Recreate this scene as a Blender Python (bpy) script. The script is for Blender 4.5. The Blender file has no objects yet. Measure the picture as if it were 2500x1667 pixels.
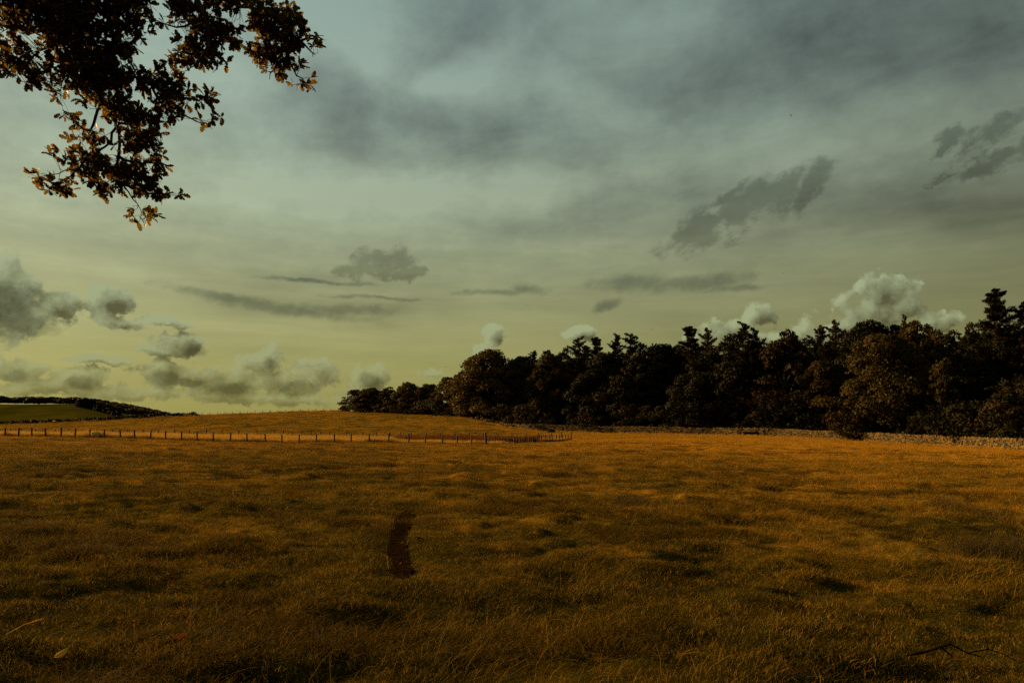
import bpy, math, random
import numpy as np
from mathutils import Vector, Matrix

R = math.radians
SC = bpy.context.scene
COL = SC.collection

# ---------------------------------------------------------------- camera
FX, CX, HZ, EYE = 1667.0, 1250.0, 1040.0, 1.65      # focal length, centre column, eye-level row (2500 px wide photo)
cam_d = bpy.data.cameras.new('camera')
cam = bpy.data.objects.new('camera', cam_d)
COL.objects.link(cam)
cam.location = (0, 0, EYE)
cam.rotation_euler = (R(90), 0, 0)
cam_d.sensor_width = 36.0
cam_d.lens = 36.0 * FX / 2500.0
cam_d.shift_y = (HZ - 1667 / 2) / 2500.0
cam_d.clip_start = 0.05
cam_d.clip_end = 20000
SC.camera = cam

SUN_AZ, SUN_EL = R(-66), R(17)          # azimuth from the view direction (+Y), negative = left

# ---------------------------------------------------------------- node helpers
class S:
    """a socket with arithmetic"""
    def __init__(self, nt, s): self.nt, self.s = nt, s
    def _op(self, op, b=None, rev=False, clamp=False):
        n = self.nt.nodes.new('ShaderNodeMath'); n.operation = op; n.use_clamp = clamp
        a_, b_ = (b, self) if rev else (self, b)
        for i, v in enumerate((a_, b_)):
            if v is None: continue
            if isinstance(v, S): self.nt.links.new(v.s, n.inputs[i])
            else: n.inputs[i].default_value = v
        return S(self.nt, n.outputs[0])
    def __add__(self, b): return self._op('ADD', b)
    __radd__ = __add__
    def __sub__(self, b): return self._op('SUBTRACT', b)
    def __rsub__(self, b): return self._op('SUBTRACT', b, True)
    def __mul__(self, b): return self._op('MULTIPLY', b)
    __rmul__ = __mul__
    def __truediv__(self, b): return self._op('DIVIDE', b)
    def __pow__(self, b): return self._op('POWER', b)
    def max(self, b): return self._op('MAXIMUM', b)
    def min(self, b): return self._op('MINIMUM', b)
    def sat(self): return self._op('ADD', 0.0, clamp=True)
    def abs(self): return self._op('ABSOLUTE')
    def sqrt(self): return self._op('SQRT')
    def exp(self): return self._op('EXPONENT')
    def ss(self, a, b):
        n = self.nt.nodes.new('ShaderNodeMapRange'); n.interpolation_type = 'SMOOTHSTEP'
        self.nt.links.new(self.s, n.inputs[0])
        n.inputs[1].default_value = a; n.inputs[2].default_value = b
        return S(self.nt, n.outputs[0])
    def lin(self, a, b, c, d):
        n = self.nt.nodes.new('ShaderNodeMapRange'); n.clamp = True
        self.nt.links.new(self.s, n.inputs[0])
        for i, v in enumerate((a, b, c, d)): n.inputs[i + 1].default_value = v
        return S(self.nt, n.outputs[0])
def put(nt, inp, v):
    if isinstance(v, S): nt.links.new(v.s, inp)
    elif isinstance(v, (tuple, list)) and len(v) == 3 and len(inp.default_value) == 4: inp.default_value = (*v, 1)
    else: inp.default_value = v
def comb(nt, x, y, z):
    n = nt.nodes.new('ShaderNodeCombineXYZ')
    for i, v in enumerate((x, y, z)): put(nt, n.inputs[i], v)
    return S(nt, n.outputs[0])
def sep(nt, v):
    n = nt.nodes.new('ShaderNodeSeparateXYZ'); nt.links.new(v.s, n.inputs[0])
    return [S(nt, o) for o in n.outputs]
def noise(nt, vec, scale, detail=5, rough=0.55, dist=0.0, col=False, lac=2.0):
    n = nt.nodes.new('ShaderNodeTexNoise'); n.noise_dimensions = '3D'
    if vec is not None: nt.links.new(vec.s, n.inputs['Vector'])
    n.inputs['Scale'].default_value = scale; n.inputs['Detail'].default_value = detail
    n.inputs['Roughness'].default_value = rough; n.inputs['Distortion'].default_value = dist
    n.inputs['Lacunarity'].default_value = lac
    return S(nt, n.outputs['Color' if col else 'Fac'])
def mix(nt, f, a, b, mode='MIX'):
    n = nt.nodes.new('ShaderNodeMix'); n.data_type = 'RGBA'; n.blend_type = mode
    put(nt, n.inputs[0], f); put(nt, n.inputs[6], a); put(nt, n.inputs[7], b)
    return S(nt, n.outputs[2])
def ramp(nt, f, stops):
    n = nt.nodes.new('ShaderNodeValToRGB'); nt.links.new(f.s, n.inputs[0])
    e = n.color_ramp.elements
    while len(e) < len(stops): e.new(0.5)
    for k, (p, c) in enumerate(stops): e[k].position = p; e[k].color = (*c, 1)
    return S(nt, n.outputs[0])
def scalec(nt, c, f):
    n = nt.nodes.new('ShaderNodeVectorMath'); n.operation = 'SCALE'
    nt.links.new(c.s, n.inputs[0]); put(nt, n.inputs[3], f)
    return S(nt, n.outputs[0])
def lin(r, g, b):
    f = lambda v: ((v / 255 + 0.055) / 1.055) ** 2.4 if v > 10 else v / 255 / 12.92
    return (f(r), f(g), f(b))

# ---------------------------------------------------------------- world: sky with cloud layers
world = bpy.data.worlds.new('World'); SC.world = world
world.use_nodes = True
nt = world.node_tree; nt.nodes.clear()
out = nt.nodes.new('ShaderNodeOutputWorld')
bg = nt.nodes.new('ShaderNodeBackground')
nt.links.new(bg.outputs[0], out.inputs[0])
tc = nt.nodes.new('ShaderNodeTexCoord')
D = S(nt, tc.outputs['Generated'])
dx, dy, dz = sep(nt, D)
AZ = dx._op('ARCTAN2', dy)
EL = dz._op('ARCSINE')
def ae(px, py):
    a = math.atan((px - CX) / FX)
    return a, math.atan((HZ - py) / FX * math.cos(a))
K = 1 / FX
# clear air from the Sky Texture
sk = nt.nodes.new('ShaderNodeTexSky'); sk.sky_type = 'NISHITA'; sk.sun_disc = False
sk.sun_elevation = SUN_EL; sk.sun_rotation = SUN_AZ
sk.dust_density = 3.0; sk.air_density = 1.0; sk.altitude = 100
air = scalec(nt, S(nt, sk.outputs[0]), 0.05)
# high veil of thin cloud: colour by height
v = EL.lin(0.0, 1.2, 0, 1)
veil = ramp(nt, v, [(0.0, lin(146, 139, 74)), (0.075, lin(151, 148, 90)), (0.155, lin(150, 153, 111)),
                    (0.24, lin(148, 159, 132)), (0.34, lin(139, 156, 141)), (0.46, lin(128, 147, 139)), (1.0, lin(96, 116, 114))])
# brighter towards the sun behind the veil
sx, sy, sz = math.sin(SUN_AZ) * math.cos(SUN_EL), math.cos(SUN_AZ) * math.cos(SUN_EL), math.sin(SUN_EL)
cosg = dx * sx + dy * sy + dz * sz
base = scalec(nt, mix(nt, 0.05, veil, air), cosg.lin(-1, 1, 0.22, 1.25))
# upper cloud sheet, laid out on a level plane overhead
pz = dz.max(0.0) + 0.06
qx, qy = dx / pz, dy / pz
Q = comb(nt, qx, qy, 0.0)
ca, sa = math.cos(R(24)), math.sin(R(24))
Qs = comb(nt, (qx * ca + qy * sa) * 0.55, (qy * ca - qx * sa) * 1.25, 3.1)
n1 = noise(nt, Qs, 1.15, 6, 0.55, 0.4)
n2 = noise(nt, comb(nt, qx * 0.9 + qy * 0.25, qy * 0.8, 7.7), 4.6, 7, 0.62, 0.4)
def P2(ax, ay): return comb(nt, ax, ay, 0.0)
def dist(P, cx, cy, rx, ry, rot=0.0):
    """distance from the centre of an ellipse in the sky (1 at its rim), sizes in photo pixels"""
    a, e = ae(cx, cy)
    n = nt.nodes.new('ShaderNodeMapping'); n.vector_type = 'TEXTURE'
    nt.links.new(P.s, n.inputs[0])
    n.inputs[1].default_value = (a, e, 0); n.inputs[2].default_value = (0, 0, rot)
    n.inputs[3].default_value = (rx / FX, ry / FX, 1)
    l = nt.nodes.new('ShaderNodeVectorMath'); l.operation = 'LENGTH'
    nt.links.new(n.outputs[0], l.inputs[0])
    return S(nt, l.outputs['Value'])
def nearest(P, items):
    h = None
    for k, a in enumerate(items):
        if k % 5 == 4:      # keeps the shader compiler from evaluating everything at once
            w = nt.nodes.new('ShaderNodeVectorMath'); w.operation = 'ADD'
            nt.links.new(P.s, w.inputs[0]); nt.links.new((h * 1e-7).s, w.inputs[1])
            P = S(nt, w.outputs[0])
        t = dist(P, *a)
        h = t if h is None else h.min(t)
    return h
wz = noise(nt, D, 3.0, 4, 0.55, 0, True)
wr, wg, wb = sep(nt, wz)
Pw = P2(AZ + (wr - 0.5) * 0.26, EL + (wg - 0.5) * 0.15)
bank = 1.0 - nearest(Pw, [(1900, 120, 1000, 330, 0.1), (870, 265, 260, 170, -0.35), (1150, 300, 480, 110, -0.1), (2480, 0, 760, 520), (1150, 60, 400, 130, 0.2)])
bank2 = 1.0 - nearest(Pw, [(1450, 550, 620, 80), (2150, 550, 600, 95), (1120, 410, 180, 70), (820, 725, 420, 70)])
lite = 1.0 - nearest(Pw, [(1560, 110, 300, 200, 0.5), (1190, 190, 230, 120), (900, 50, 280, 150), (2050, 350, 700, 105), (1000, 470, 560, 90), (1420, 260, 260, 90, -0.5)])
wn = noise(nt, D, 13.0, 7, 0.66, 0.0, True)
r1, g1, b1 = sep(nt, wn)
mott = (b1 - 0.5) * 1.3 + (r1 - 0.5) * 0.9 + (n1 - 0.5) * 2.0 + (n2 - 0.5) * 1.7
hi = EL.ss(0.12, 0.38)
dark = (bank.ss(0, .9) * 0.58 + bank2.ss(0, 0.8) * 0.42 - lite.ss(0, .8) * 0.46 + mott * 0.62 * (hi * 0.85 + 0.15)).max(-0.34).min(1.0)
# thin level streaks low down
st = noise(nt, comb(nt, AZ * 1.6 + EL * 1.5, EL * 15.0, 5.0), 1.5, 6, 0.58, 0.35)
band = EL.ss(0.02, 0.12) * (1.0 - EL.ss(0.22, 0.36))
dark = dark + (st - 0.5) * band * 1.15
base = scalec(nt, base, (1.03 - dark * 0.58))
base = mix(nt, (dark.max(0.0) * hi * 0.7).sat(), base, mix(nt, 1.0, base, (0.95, 0.93, 1.06), 'MULTIPLY'))
# ragged dark scud clouds
wn2 = noise(nt, comb(nt, AZ * 1.0 - EL * 0.25, EL * 1.35 - AZ * .2, 2.0), 27.0, 8, 0.66, 0.0)
scud = 1.0 - nearest(P2(AZ + (r1 - 0.5) * 0.075 + (g1 - 0.5) * 0.05, EL + (g1 - 0.5) * 0.075),
    [(1715, 560, 110, 46, 0.30), (1815, 515, 115, 50, 0.48), (1900, 478, 90, 44, 0.55), (1985, 430, 70, 38, 0.70), (1960, 480, 60, 30, 0.4), (1790, 470, 50, 12, 0.5),
     (2305, 352, 40, 24, 0.7), (2290, 378, 30, 10, 0.5), (2420, 325, 62, 28, 0.5), (2455, 292, 26, 12, 0.9), (2400, 405, 84, 20, 0.10), (2320, 424, 56, 9, 0.2), (2510, 370, 26, 30), (945, 628, 74, 46), (990, 664, 66, 18), (890, 648, 60, 30)])
m = (scud.max(-0.6) + (wn2 - 0.5) * 2.4).ss(-0.06, 0.60)
base = mix(nt, m * 0.84, base, scalec(nt, base, b1.lin(.3, .72, 0.40, 0.70)))
# smooth lens-shaped clouds, low
lens = 1.0 - nearest(P2(AZ + (r1 - 0.5) * 0.05 + (wr - .5) * .05, EL + (g1 - 0.5) * 0.022 + (wg - .5) * .010),
    [(1545, 690, 110, 24), (1690, 690, 150, 20, 0.06), (1790, 703, 90, 10), (1205, 716, 120, 8), (1290, 708, 50, 17),
     (600, 732, 190, 13, -0.12), (720, 756, 190, 16, -0.08), (860, 756, 130, 17, 0.05), (930, 726, 130, 6), (780, 688, 150, 6), (1485, 745, 38, 14, 0.4)])
m = (lens.max(-0.8) + (wn2 - 0.5) * 1.7).ss(-0.25, 0.85)
base = mix(nt, m * b1.lin(0.3, 0.65, 0.45, 0.95), base, mix(nt, 1.0, scalec(nt, base, 0.52), (0.93, 1.0, 1.12), 'MULTIPLY'))
# heaped clouds, lit from the sun's side
heaps = [
    (2115, 770, 105, 56), (2135, 712, 48, 44), (2190, 755, 62, 44), (2035, 808, 110, 34), (2130, 830, 170, 44), (2270, 790, 60, 24),
    (1850, 772, 40, 32), (1775, 806, 56, 32), (1690, 826, 18, 16), (1900, 825, 90, 26), (1195, 820, 36, 32), (1170, 850, 30, 24), (1420, 812, 44, 17),
    (0, 735, 95, 88), (105, 755, 74, 48), (175, 740, 40, 30), (262, 735, 60, 36), (285, 785, 54, 20), (410, 785, 54, 13), (440, 838, 62, 32), (370, 852, 40, 15)]
rows = [(35, 905, 66, 36), (185, 928, 54, 28), (95, 945, 130, 22), (388, 915, 58, 38), (480, 915, 70, 34), (560, 940, 105, 40), (652, 880, 54, 38), (690, 935, 105, 42), (780, 920, 56, 48), (895, 925, 52, 42), (1065, 918, 36, 16), (320, 958, 170, 22), (640, 970, 280, 22), (240, 880, 76, 10)]
def heapfield(P, nz): return (1.0 - nearest(P, heaps + rows)).max(-1.0) + nz
def hnoise(vec): return (noise(nt, vec, 31.0, 8, 0.62, 0.2) - 0.5) * 2.8
def off(vec, k):
    n = nt.nodes.new('ShaderNodeVectorMath'); n.operation = 'ADD'; nt.links.new(vec.s, n.inputs[0]); n.inputs[1].default_value = k
    return S(nt, n.outputs[0])
Ph = P2(AZ + (r1 - .5) * .035, EL + (g1 - .5) * .030)
ox, oz = -0.012, 0.009
d0 = heapfield(Ph, hnoise(D))
d1 = heapfield(off(Ph, (ox, oz, 0)), hnoise(off(D, (ox, 0, oz))))
mask = d0.ss(0.0, 0.36)
shade = ((d0 - d1) * 0.9 + 0.80 - d0 * 0.70 + (wb - 0.5) * 1.0).sat()
lowf = EL.lin(0.02, 0.20, 0, 1)
litc = mix(nt, lowf, lin(156, 156, 104), lin(160, 172, 136))
shdc = mix(nt, lowf, lin(88, 84, 46), lin(84, 84, 60))
sunf = cosg.lin(-0.6, 0.75, 1.05, 1.0)
heapc = scalec(nt, mix(nt, shade, shdc, litc), sunf)
base = mix(nt, mask * (EL.ss(0.03, 0.13) * 0.32 + 0.62), base, heapc)
# dark cores on the side away from the sun
core = 1.0 - nearest(Ph, [(5, 752, 74, 78), (60, 790, 60, 34), (190, 934, 34, 20), (392, 922, 38, 26), (560, 952, 80, 20), (470, 932, 40, 16), (660, 884, 24, 20), (905, 934, 34, 24), (475, 850, 30, 22), (40, 915, 30, 16), (740, 950, 60, 20)])
m = (core.max(-0.8) + (wn2 - 0.5) * 1.8).ss(-0.05, 0.6)
base = mix(nt, m * 0.8, base, mix(nt, 1.0, scalec(nt, base, 0.56), (0.98, 1.0, 1.0), 'MULTIPLY'))
# below the horizon: land seen through haze
base = mix(nt, dz.ss(-0.03, -0.002), lin(84, 66, 30), base)
nt.links.new(base.s, bg.inputs[0])
bg.inputs[1].default_value = 0.52
world.cycles.sampling_method = 'MANUAL'
world.cycles.sample_map_resolution = 256

# ---------------------------------------------------------------- sun
sd = bpy.data.lights.new('sun', 'SUN'); sun = bpy.data.objects.new('sun', sd); COL.objects.link(sun)
sd.energy = 5.0; sd.angle = R(0.6); sd.color = (1.0, 0.66, 0.30)
sun.rotation_euler = Vector((sx, sy, sz)).to_track_quat('Z', 'Y').to_euler()
sun.location = (-40, 10, 30)

SC.view_settings.view_transform = 'Standard'
SC.view_settings.look = 'None'
SC.view_settings.exposure = 0.943
SC.view_settings.gamma = 1.0
SC.view_settings.use_curve_mapping = False
SC.cycles.max_bounces = 6
SC.cycles.diffuse_bounces = 2
SC.cycles.transparent_max_bounces = 8
SC.cycles.use_denoising = False
SC.cycles.use_adaptive_sampling = True
SC.cycles.adaptive_threshold = 0.012
SC.cycles.adaptive_min_samples = 16

# ================================================================ helpers
rng = np.random.default_rng(7)
random.seed(7)
def W(px, py, d): return Vector(((px - CX) * d / FX, d, EYE + (HZ - py) * d / FX))
def XY(px, d): return ((px - CX) * d / FX, d)
def tag(o, label=None, cat=None, group=None, kind=None):
    if label: o['label'] = label
    if cat: o['category'] = cat
    if group: o['group'] = group
    if kind: o['kind'] = kind
    return o
def empty(name, loc, rz=0.0, scale=1.0):
    o = bpy.data.objects.new(name, None); o.empty_display_size = 0.3
    COL.objects.link(o); o.location = loc; o.rotation_euler = (0, 0, rz)
    o.scale = (scale,) * 3 if not isinstance(scale, (tuple, list)) else scale
    return o
def mesh(name, verts, faces, attrs=None, smooth=False, mat=None):
    m = bpy.data.meshes.new(name)
    verts = np.asarray(verts, dtype=np.float32)
    if isinstance(faces, np.ndarray):
        n, k = faces.shape
        m.vertices.add(len(verts)); m.vertices.foreach_set('co', verts.ravel())
        m.loops.add(n * k); m.loops.foreach_set('vertex_index', faces.astype(np.int32).ravel())
        m.polygons.add(n); m.polygons.foreach_set('loop_start', np.arange(0, n * k, k, dtype=np.int32))
        m.update(calc_edges=True)
    else:
        m.from_pydata([tuple(map(float, v)) for v in verts], [], faces); m.update()
    if smooth: m.polygons.foreach_set('use_smooth', np.ones(len(m.polygons), dtype=bool))
    for k, a in (attrs or {}).items():
        at = m.attributes.new(k, 'FLOAT', 'POINT'); at.data.foreach_set('value', np.asarray(a, dtype=np.float32))
    if mat: m.materials.append(mat)
    return m
def obj(name, m, parent=None, loc=None):
    o = bpy.data.objects.new(name, m); COL.objects.link(o)
    if parent: o.parent = parent
    if loc is not None: o.location = loc
    return o
def copy_tree(o, parent=None):
    c = o.copy(); COL.objects.link(c); c.parent = parent
    for ch in o.children: copy_tree(ch, c)
    return c
class Geo:
    """collects quads / tris into one mesh"""
    def __init__(self): self.v, self.f, self.a = [], [], []
    def add(self, vs, fs, rnd=0.0):
        b = len(self.v); self.v += [tuple(x) for x in vs]; self.f += [tuple(i + b for i in f) for f in fs]; self.a += [rnd] * len(vs)
    def tube(self, pts, rad, n=6, rnd=0.0, cap=True):
        pts = [Vector(p) for p in pts]; ring = []; vs = []; fs = []
        up = Vector((0.3, 0.9, 0.31)).normalized()
        for i, p in enumerate(pts):
            d = (pts[min(i + 1, len(pts) - 1)] - pts[max(i - 1, 0)])
            if d.length < 1e-6: d = Vector((0, 0, 1))
            d.normalize(); a = d.cross(up)
            if a.length < 0.1: a = d.cross(Vector((1, 0, 0)))
            a.normalize(); b = d.cross(a)
            r = rad[i] if isinstance(rad, (list, tuple)) else rad
            vs += [p + (a * math.cos(2 * math.pi * k / n) + b * math.sin(2 * math.pi * k / n)) * r for k in range(n)]
        for i in range(len(pts) - 1):
            for k in range(n):
                fs.append((i * n + k, i * n + (k + 1) % n, (i + 1) * n + (k + 1) % n, (i + 1) * n + k))
        if cap: fs.append(tuple(range(n))[::-1]); fs.append(tuple((len(pts) - 1) * n + k for k in range(n)))
        self.add(vs, fs, rnd)
    def mesh(self, name, mat, smooth=False): return mesh(name, self.v, self.f, {'rnd': self.a}, smooth, mat)

# lattice noise for shapes
_perm = np.random.default_rng(11).random((256, 256)).astype(np.float64)
def vnoise(x, y):
    xi, yi = np.floor(x).astype(int), np.floor(y).astype(int)
    u, v_ = x - xi, y - yi
    u, v_ = u * u * u * (u * (u * 6 - 15) + 10), v_ * v_ * v_ * (v_ * (v_ * 6 - 15) + 10)
    g = lambda a, b: _perm[a & 255, b & 255]
    return (g(xi, yi) * (1 - u) + g(xi + 1, yi) * u) * (1 - v_) + (g(xi, yi + 1) * (1 - u) + g(xi + 1, yi + 1) * u) * v_ - 0.5
def fbm(x, y, o=4):
    s, a = 0, 1.0
    for k in range(o):
        s = s + a * vnoise(x * 2 ** k + 17.3 * k, y * 2 ** k + 5.1 * k); a *= 0.5
    return s
def sstep(a, b, x):
    t = np.clip((x - a) / (b - a), 0, 1); return t * t * (3 - 2 * t)

# ================================================================ materials
def newmat(name):
    m = bpy.data.materials.new(name); m.use_nodes = True
    t = m.node_tree; t.nodes.clear()
    o = t.nodes.new('ShaderNodeOutputMaterial')
    return m, t, o
def attr(t, name):
    n = t.nodes.new('ShaderNodeAttribute'); n.attribute_name = name
    return S(t, n.outputs['Fac'])
def objrandom(t):
    n = t.nodes.new('ShaderNodeObjectInfo'); return S(t, n.outputs['Random'])
def objcolor(t):
    n = t.nodes.new('ShaderNodeObjectInfo'); return S(t, n.outputs['Color'])
def wpos(t):
    n = t.nodes.new('ShaderNodeNewGeometry'); return S(t, n.outputs['Position'])
def opos(t):
    n = t.nodes.new('ShaderNodeTexCoord'); return S(t, n.outputs['Object'])
def surf(t, o, col, rough=0.9, transl=0.0, tcol=None, bump=None, spec=0.2, bstr=0.4, bdist=0.05):
    p = t.nodes.new('ShaderNodeBsdfPrincipled')
    put(t, p.inputs['Base Color'], col); put(t, p.inputs['Roughness'], rough)
    p.inputs['Specular IOR Level'].default_value = spec
    if bump is not None:
        b = t.nodes.new('ShaderNodeBump'); t.links.new(bump.s, b.inputs['Height'])
        b.inputs['Strength'].default_value = bstr; b.inputs['Distance'].default_value = bdist
        t.links.new(b.outputs[0], p.inputs['Normal'])
    if transl:
        tr = t.nodes.new('ShaderNodeBsdfTranslucent'); put(t, tr.inputs[0], tcol if tcol is not None else col)
        mx = t.nodes.new('ShaderNodeMixShader'); mx.inputs[0].default_value = transl
        t.links.new(p.outputs[0], mx.inputs[1]); t.links.new(tr.outputs[0], mx.inputs[2]); t.links.new(mx.outputs[0], o.inputs[0])
    else: t.links.new(p.outputs[0], o.inputs[0])

# pasture colours: green growth, dry straw, rusty patches, by place in the field; foreground shade is painted into the near tones
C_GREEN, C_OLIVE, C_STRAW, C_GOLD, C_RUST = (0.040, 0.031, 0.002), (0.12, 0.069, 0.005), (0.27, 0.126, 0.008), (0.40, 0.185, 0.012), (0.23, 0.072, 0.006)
def field_colour(t):
    P = wpos(t)
    x, y, z = sep(t, P)
    big = noise(t, P, 0.055, 3, 0.6)
    mid = noise(t, P, 0.33, 4, 0.6)
    sm = noise(t, P, 1.7, 3, 0.6)
    dry = ((y - 4.0) * 0.011).min(0.62) + ((y - 4.0) * 0.035).min(0.30) - 0.26 - ((y - 95.0) * 0.004).max(0.0).min(0.10) + x.max(-16.0).min(30.0) * 0.012 - 0.06 + (big - 0.5) * 1.1 + (mid - 0.5) * 2.2 + (sm - 0.5) * 1.6  # falls off near the camera: lusher grass, plus foreground darkness put into the colour
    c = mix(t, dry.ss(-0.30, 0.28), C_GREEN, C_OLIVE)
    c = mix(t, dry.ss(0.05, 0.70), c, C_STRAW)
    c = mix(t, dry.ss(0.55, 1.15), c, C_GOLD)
    rust = noise(t, off2(t, P, (31, 7, 0)), 0.28, 3, 0.6)
    c = mix(t, rust.ss(0.60, 0.80) * ((y - 6.0) * 0.1).sat() * 0.5, c, C_RUST)
    return c, dry
def off2(t, vec, k):
    n = t.nodes.new('ShaderNodeVectorMath'); n.operation = 'ADD'; t.links.new(vec.s, n.inputs[0]); n.inputs[1].default_value = k
    return S(t, n.outputs[0])
# thatch and soil between the blades
M_ground, t, o = newmat('pasture_ground')
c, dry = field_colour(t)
P = wpos(t)
fine = noise(t, P, 9.0, 6, 0.7)
c = mix(t, fine.ss(0.30, 0.62), mix(t, 0.55, c, (0.05, 0.033, 0.014)), c)
h_ = noise(t, P, 2.2, 6, 0.72)
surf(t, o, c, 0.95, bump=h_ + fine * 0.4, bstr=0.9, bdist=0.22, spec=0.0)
# grass blades
M_grass, t, o = newmat('grass_blades')
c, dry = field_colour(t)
rnd, hh = attr(t, 'rnd'), attr(t, 'h')
orr = objrandom(t)
k = (rnd * 0.7 + orr * 0.5 + hh * 0.35 - 0.45)
c = mix(t, k.ss(0.35, 0.85), c, mix(t, 0.6, c, (0.55, 0.29, 0.035)))
c = mix(t, (0.42 - rnd).ss(0.0, 0.4) * 0.55, c, mix(t, 0.6, c, C_GREEN))
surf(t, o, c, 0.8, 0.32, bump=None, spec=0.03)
# tall dry meadow grass in the fenced strip
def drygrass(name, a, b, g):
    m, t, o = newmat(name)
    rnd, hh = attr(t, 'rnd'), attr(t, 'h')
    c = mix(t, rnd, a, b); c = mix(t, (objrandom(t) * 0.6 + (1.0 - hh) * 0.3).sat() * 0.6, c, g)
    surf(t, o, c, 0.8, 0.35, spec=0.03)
    return m
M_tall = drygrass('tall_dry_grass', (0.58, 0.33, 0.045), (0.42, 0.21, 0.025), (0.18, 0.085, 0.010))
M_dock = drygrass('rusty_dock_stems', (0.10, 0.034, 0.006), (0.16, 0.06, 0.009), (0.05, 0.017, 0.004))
M_tuss = drygrass('tussock_grass', (0.055, 0.037, 0.003), (0.15, 0.075, 0.007), (0.028, 0.022, 0.002))  # darkened, so the tussocks' shadow streaks are partly in the colour
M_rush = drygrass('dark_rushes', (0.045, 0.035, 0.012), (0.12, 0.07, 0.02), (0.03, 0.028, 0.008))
# soil
M_soil, t, o = newmat('bare_soil')
P = wpos(t); n_ = noise(t, P, 14, 6, 0.65); n2_ = noise(t, P, 60, 4, 0.6)
c = mix(t, n_.ss(.35, .65), (0.006, 0.003, 0.001), (0.020, 0.0095, 0.0025))
surf(t, o, c, 0.95, bump=n_ + n2_ * 0.4, bstr=0.8, bdist=0.04, spec=0.0)
# foliage, tinted per tree
def foliage(name, transl=0.25, rough=0.6):
    m, t, o = newmat(name)
    c = objcolor(t); r_ = attr(t, 'rnd')
    c = mix(t, r_.ss(0.55, 1.0) * 0.75, c, scalec(t, mix(t, 1.0, c, (1.5, 1.15, 0.7), 'MULTIPLY'), 1.25))
    c = mix(t, (0.4 - r_).ss(0.0, 0.4) * 0.5, c, scalec(t, c, 0.55))
    surf(t, o, c, rough, transl, spec=0.05)
    return m
M_leaf = foliage('woodland_foliage')
M_needle = foliage('conifer_foliage', 0.12)
# bark
M_bark, t, o = newmat('bark')
P = opos(t); x, y, z = sep(t, P)
n_ = noise(t, comb(t, x * 6, y * 6, z * 1.2), 3, 6, 0.65)
surf(t, o, mix(t, n_.ss(.35, .65), (0.018, 0.012, 0.008), (0.07, 0.05, 0.032)), 0.9, bump=n_, bstr=0.8, bdist=0.04)
# posts
M_post, t, o = newmat('weathered_post_timber')
P = opos(t); x, y, z = sep(t, P)
n_ = noise(t, comb(t, x * 30, y * 30, z * 2), 1.0, 5, 0.6)
surf(t, o, mix(t, n_.ss(.3, .7), (0.035, 0.022, 0.012), (0.10, 0.062, 0.032)), 0.85, bump=n_, bstr=0.6, bdist=0.01)
M_wire, t, o = newmat('galvanised_wire')
p = t.nodes.new('ShaderNodeBsdfPrincipled'); p.inputs['Base Color'].default_value = (0.12, 0.11, 0.10, 1); p.inputs['Metallic'].default_value = 0.6; p.inputs['Roughness'].default_value = 0.6
t.links.new(p.outputs[0], o.inputs[0])
# limestone
M_stone, t, o = newmat('dry_stone')
P = wpos(t)
k = (attr(t, 'rnd') + objrandom(t))._op('FRACT')
n_ = noise(t, P, 7, 6, 0.65)
c = ramp(t, k, [(0, (0.014, 0.008, 0.0015)), (0.35, (0.062, 0.036, 0.005)), (0.7, (0.13, 0.076, 0.011)), (1, (0.03, 0.018, 0.003))])
c = mix(t, n_.ss(.48, .7) * 0.6, c, (0.10, 0.08, 0.045))
surf(t, o, c, 0.92, bump=n_, bstr=0.6, bdist=0.03)
# far pasture on the hill
M_hill, t, o = newmat('hill_pasture')
P = wpos(t); x, y, z = sep(t, P)
n_ = noise(t, comb(t, x, y * 0.5, 0), 0.02, 5, 0.6)
c = mix(t, n_.ss(.35, .65), (0.032, 0.030, 0.002), (0.060, 0.048, 0.004))
surf(t, o, c, 1.0, spec=0.0)

# ================================================================ the land
WALL = [(2680, 76), (2600, 79), (2500, 86), (2300, 103), (2100, 118), (1900, 132), (1740, 142), (1500, 156), (1300, 168), (1215, 177)]
WALLZ = [-1.75, -1.7, -1.5, -1.25, -0.9, -0.4, -0.14, 0.06, 0.74, 1.97]
cps = []
def cp(px, py, d): X, Y, Z = W(px, py, d); cps.append((X, Y, Z))
for x, y, z in [(0, 0, 0), (-6, 8, 0), (6, 8, 0), (0, 20, 0), (-16, 22, 0.05), (16, 22, -0.1), (0, 42, -0.2), (-32, 42, 0.12), (30, 42, -0.5), (0, 62, -0.45), (45, 62, -1.1), (-46, 62, 0.3), (-80, 40, 0.6), (70, 20, -1.2),
                (0, -30, 0), (-60, -30, 0.5), (60, -30, -1), (0, -150, 0), (-150, -60, 1), (150, -60, -3), (110, 90, -2.2), (-160, 60, 1.0)]: cps.append((x, y, z))
for a in [(0, 1067, 80), (350, 1073, 82), (690, 1081, 84), (1000, 1083, 85), (1187, 1087, 87), (1395, 1074, 112), (0, 1065, 118), (350, 1068, 118), (700, 1070, 118), (1000, 1074, 117),
          (-350, 1044, 222), (0, 1037, 230), (250, 1027, 233), (480, 1015, 236), (660, 1008, 239), (830, 1004, 243), (960, 1007, 234), (1050, 1012, 217), (1170, 1021, 192),
          (0, 1052, 165), (400, 1042, 170), (760, 1032, 178), (1000, 1034, 178), (1150, 1044, 168), (1600, 1070, 105), (1900, 1085, 88), (2200, 1098, 78)]: cp(*a)
for (px, d), z in zip(WALL, WALLZ): X, Y = XY(px, d); cps.append((X, Y, z))
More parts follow.
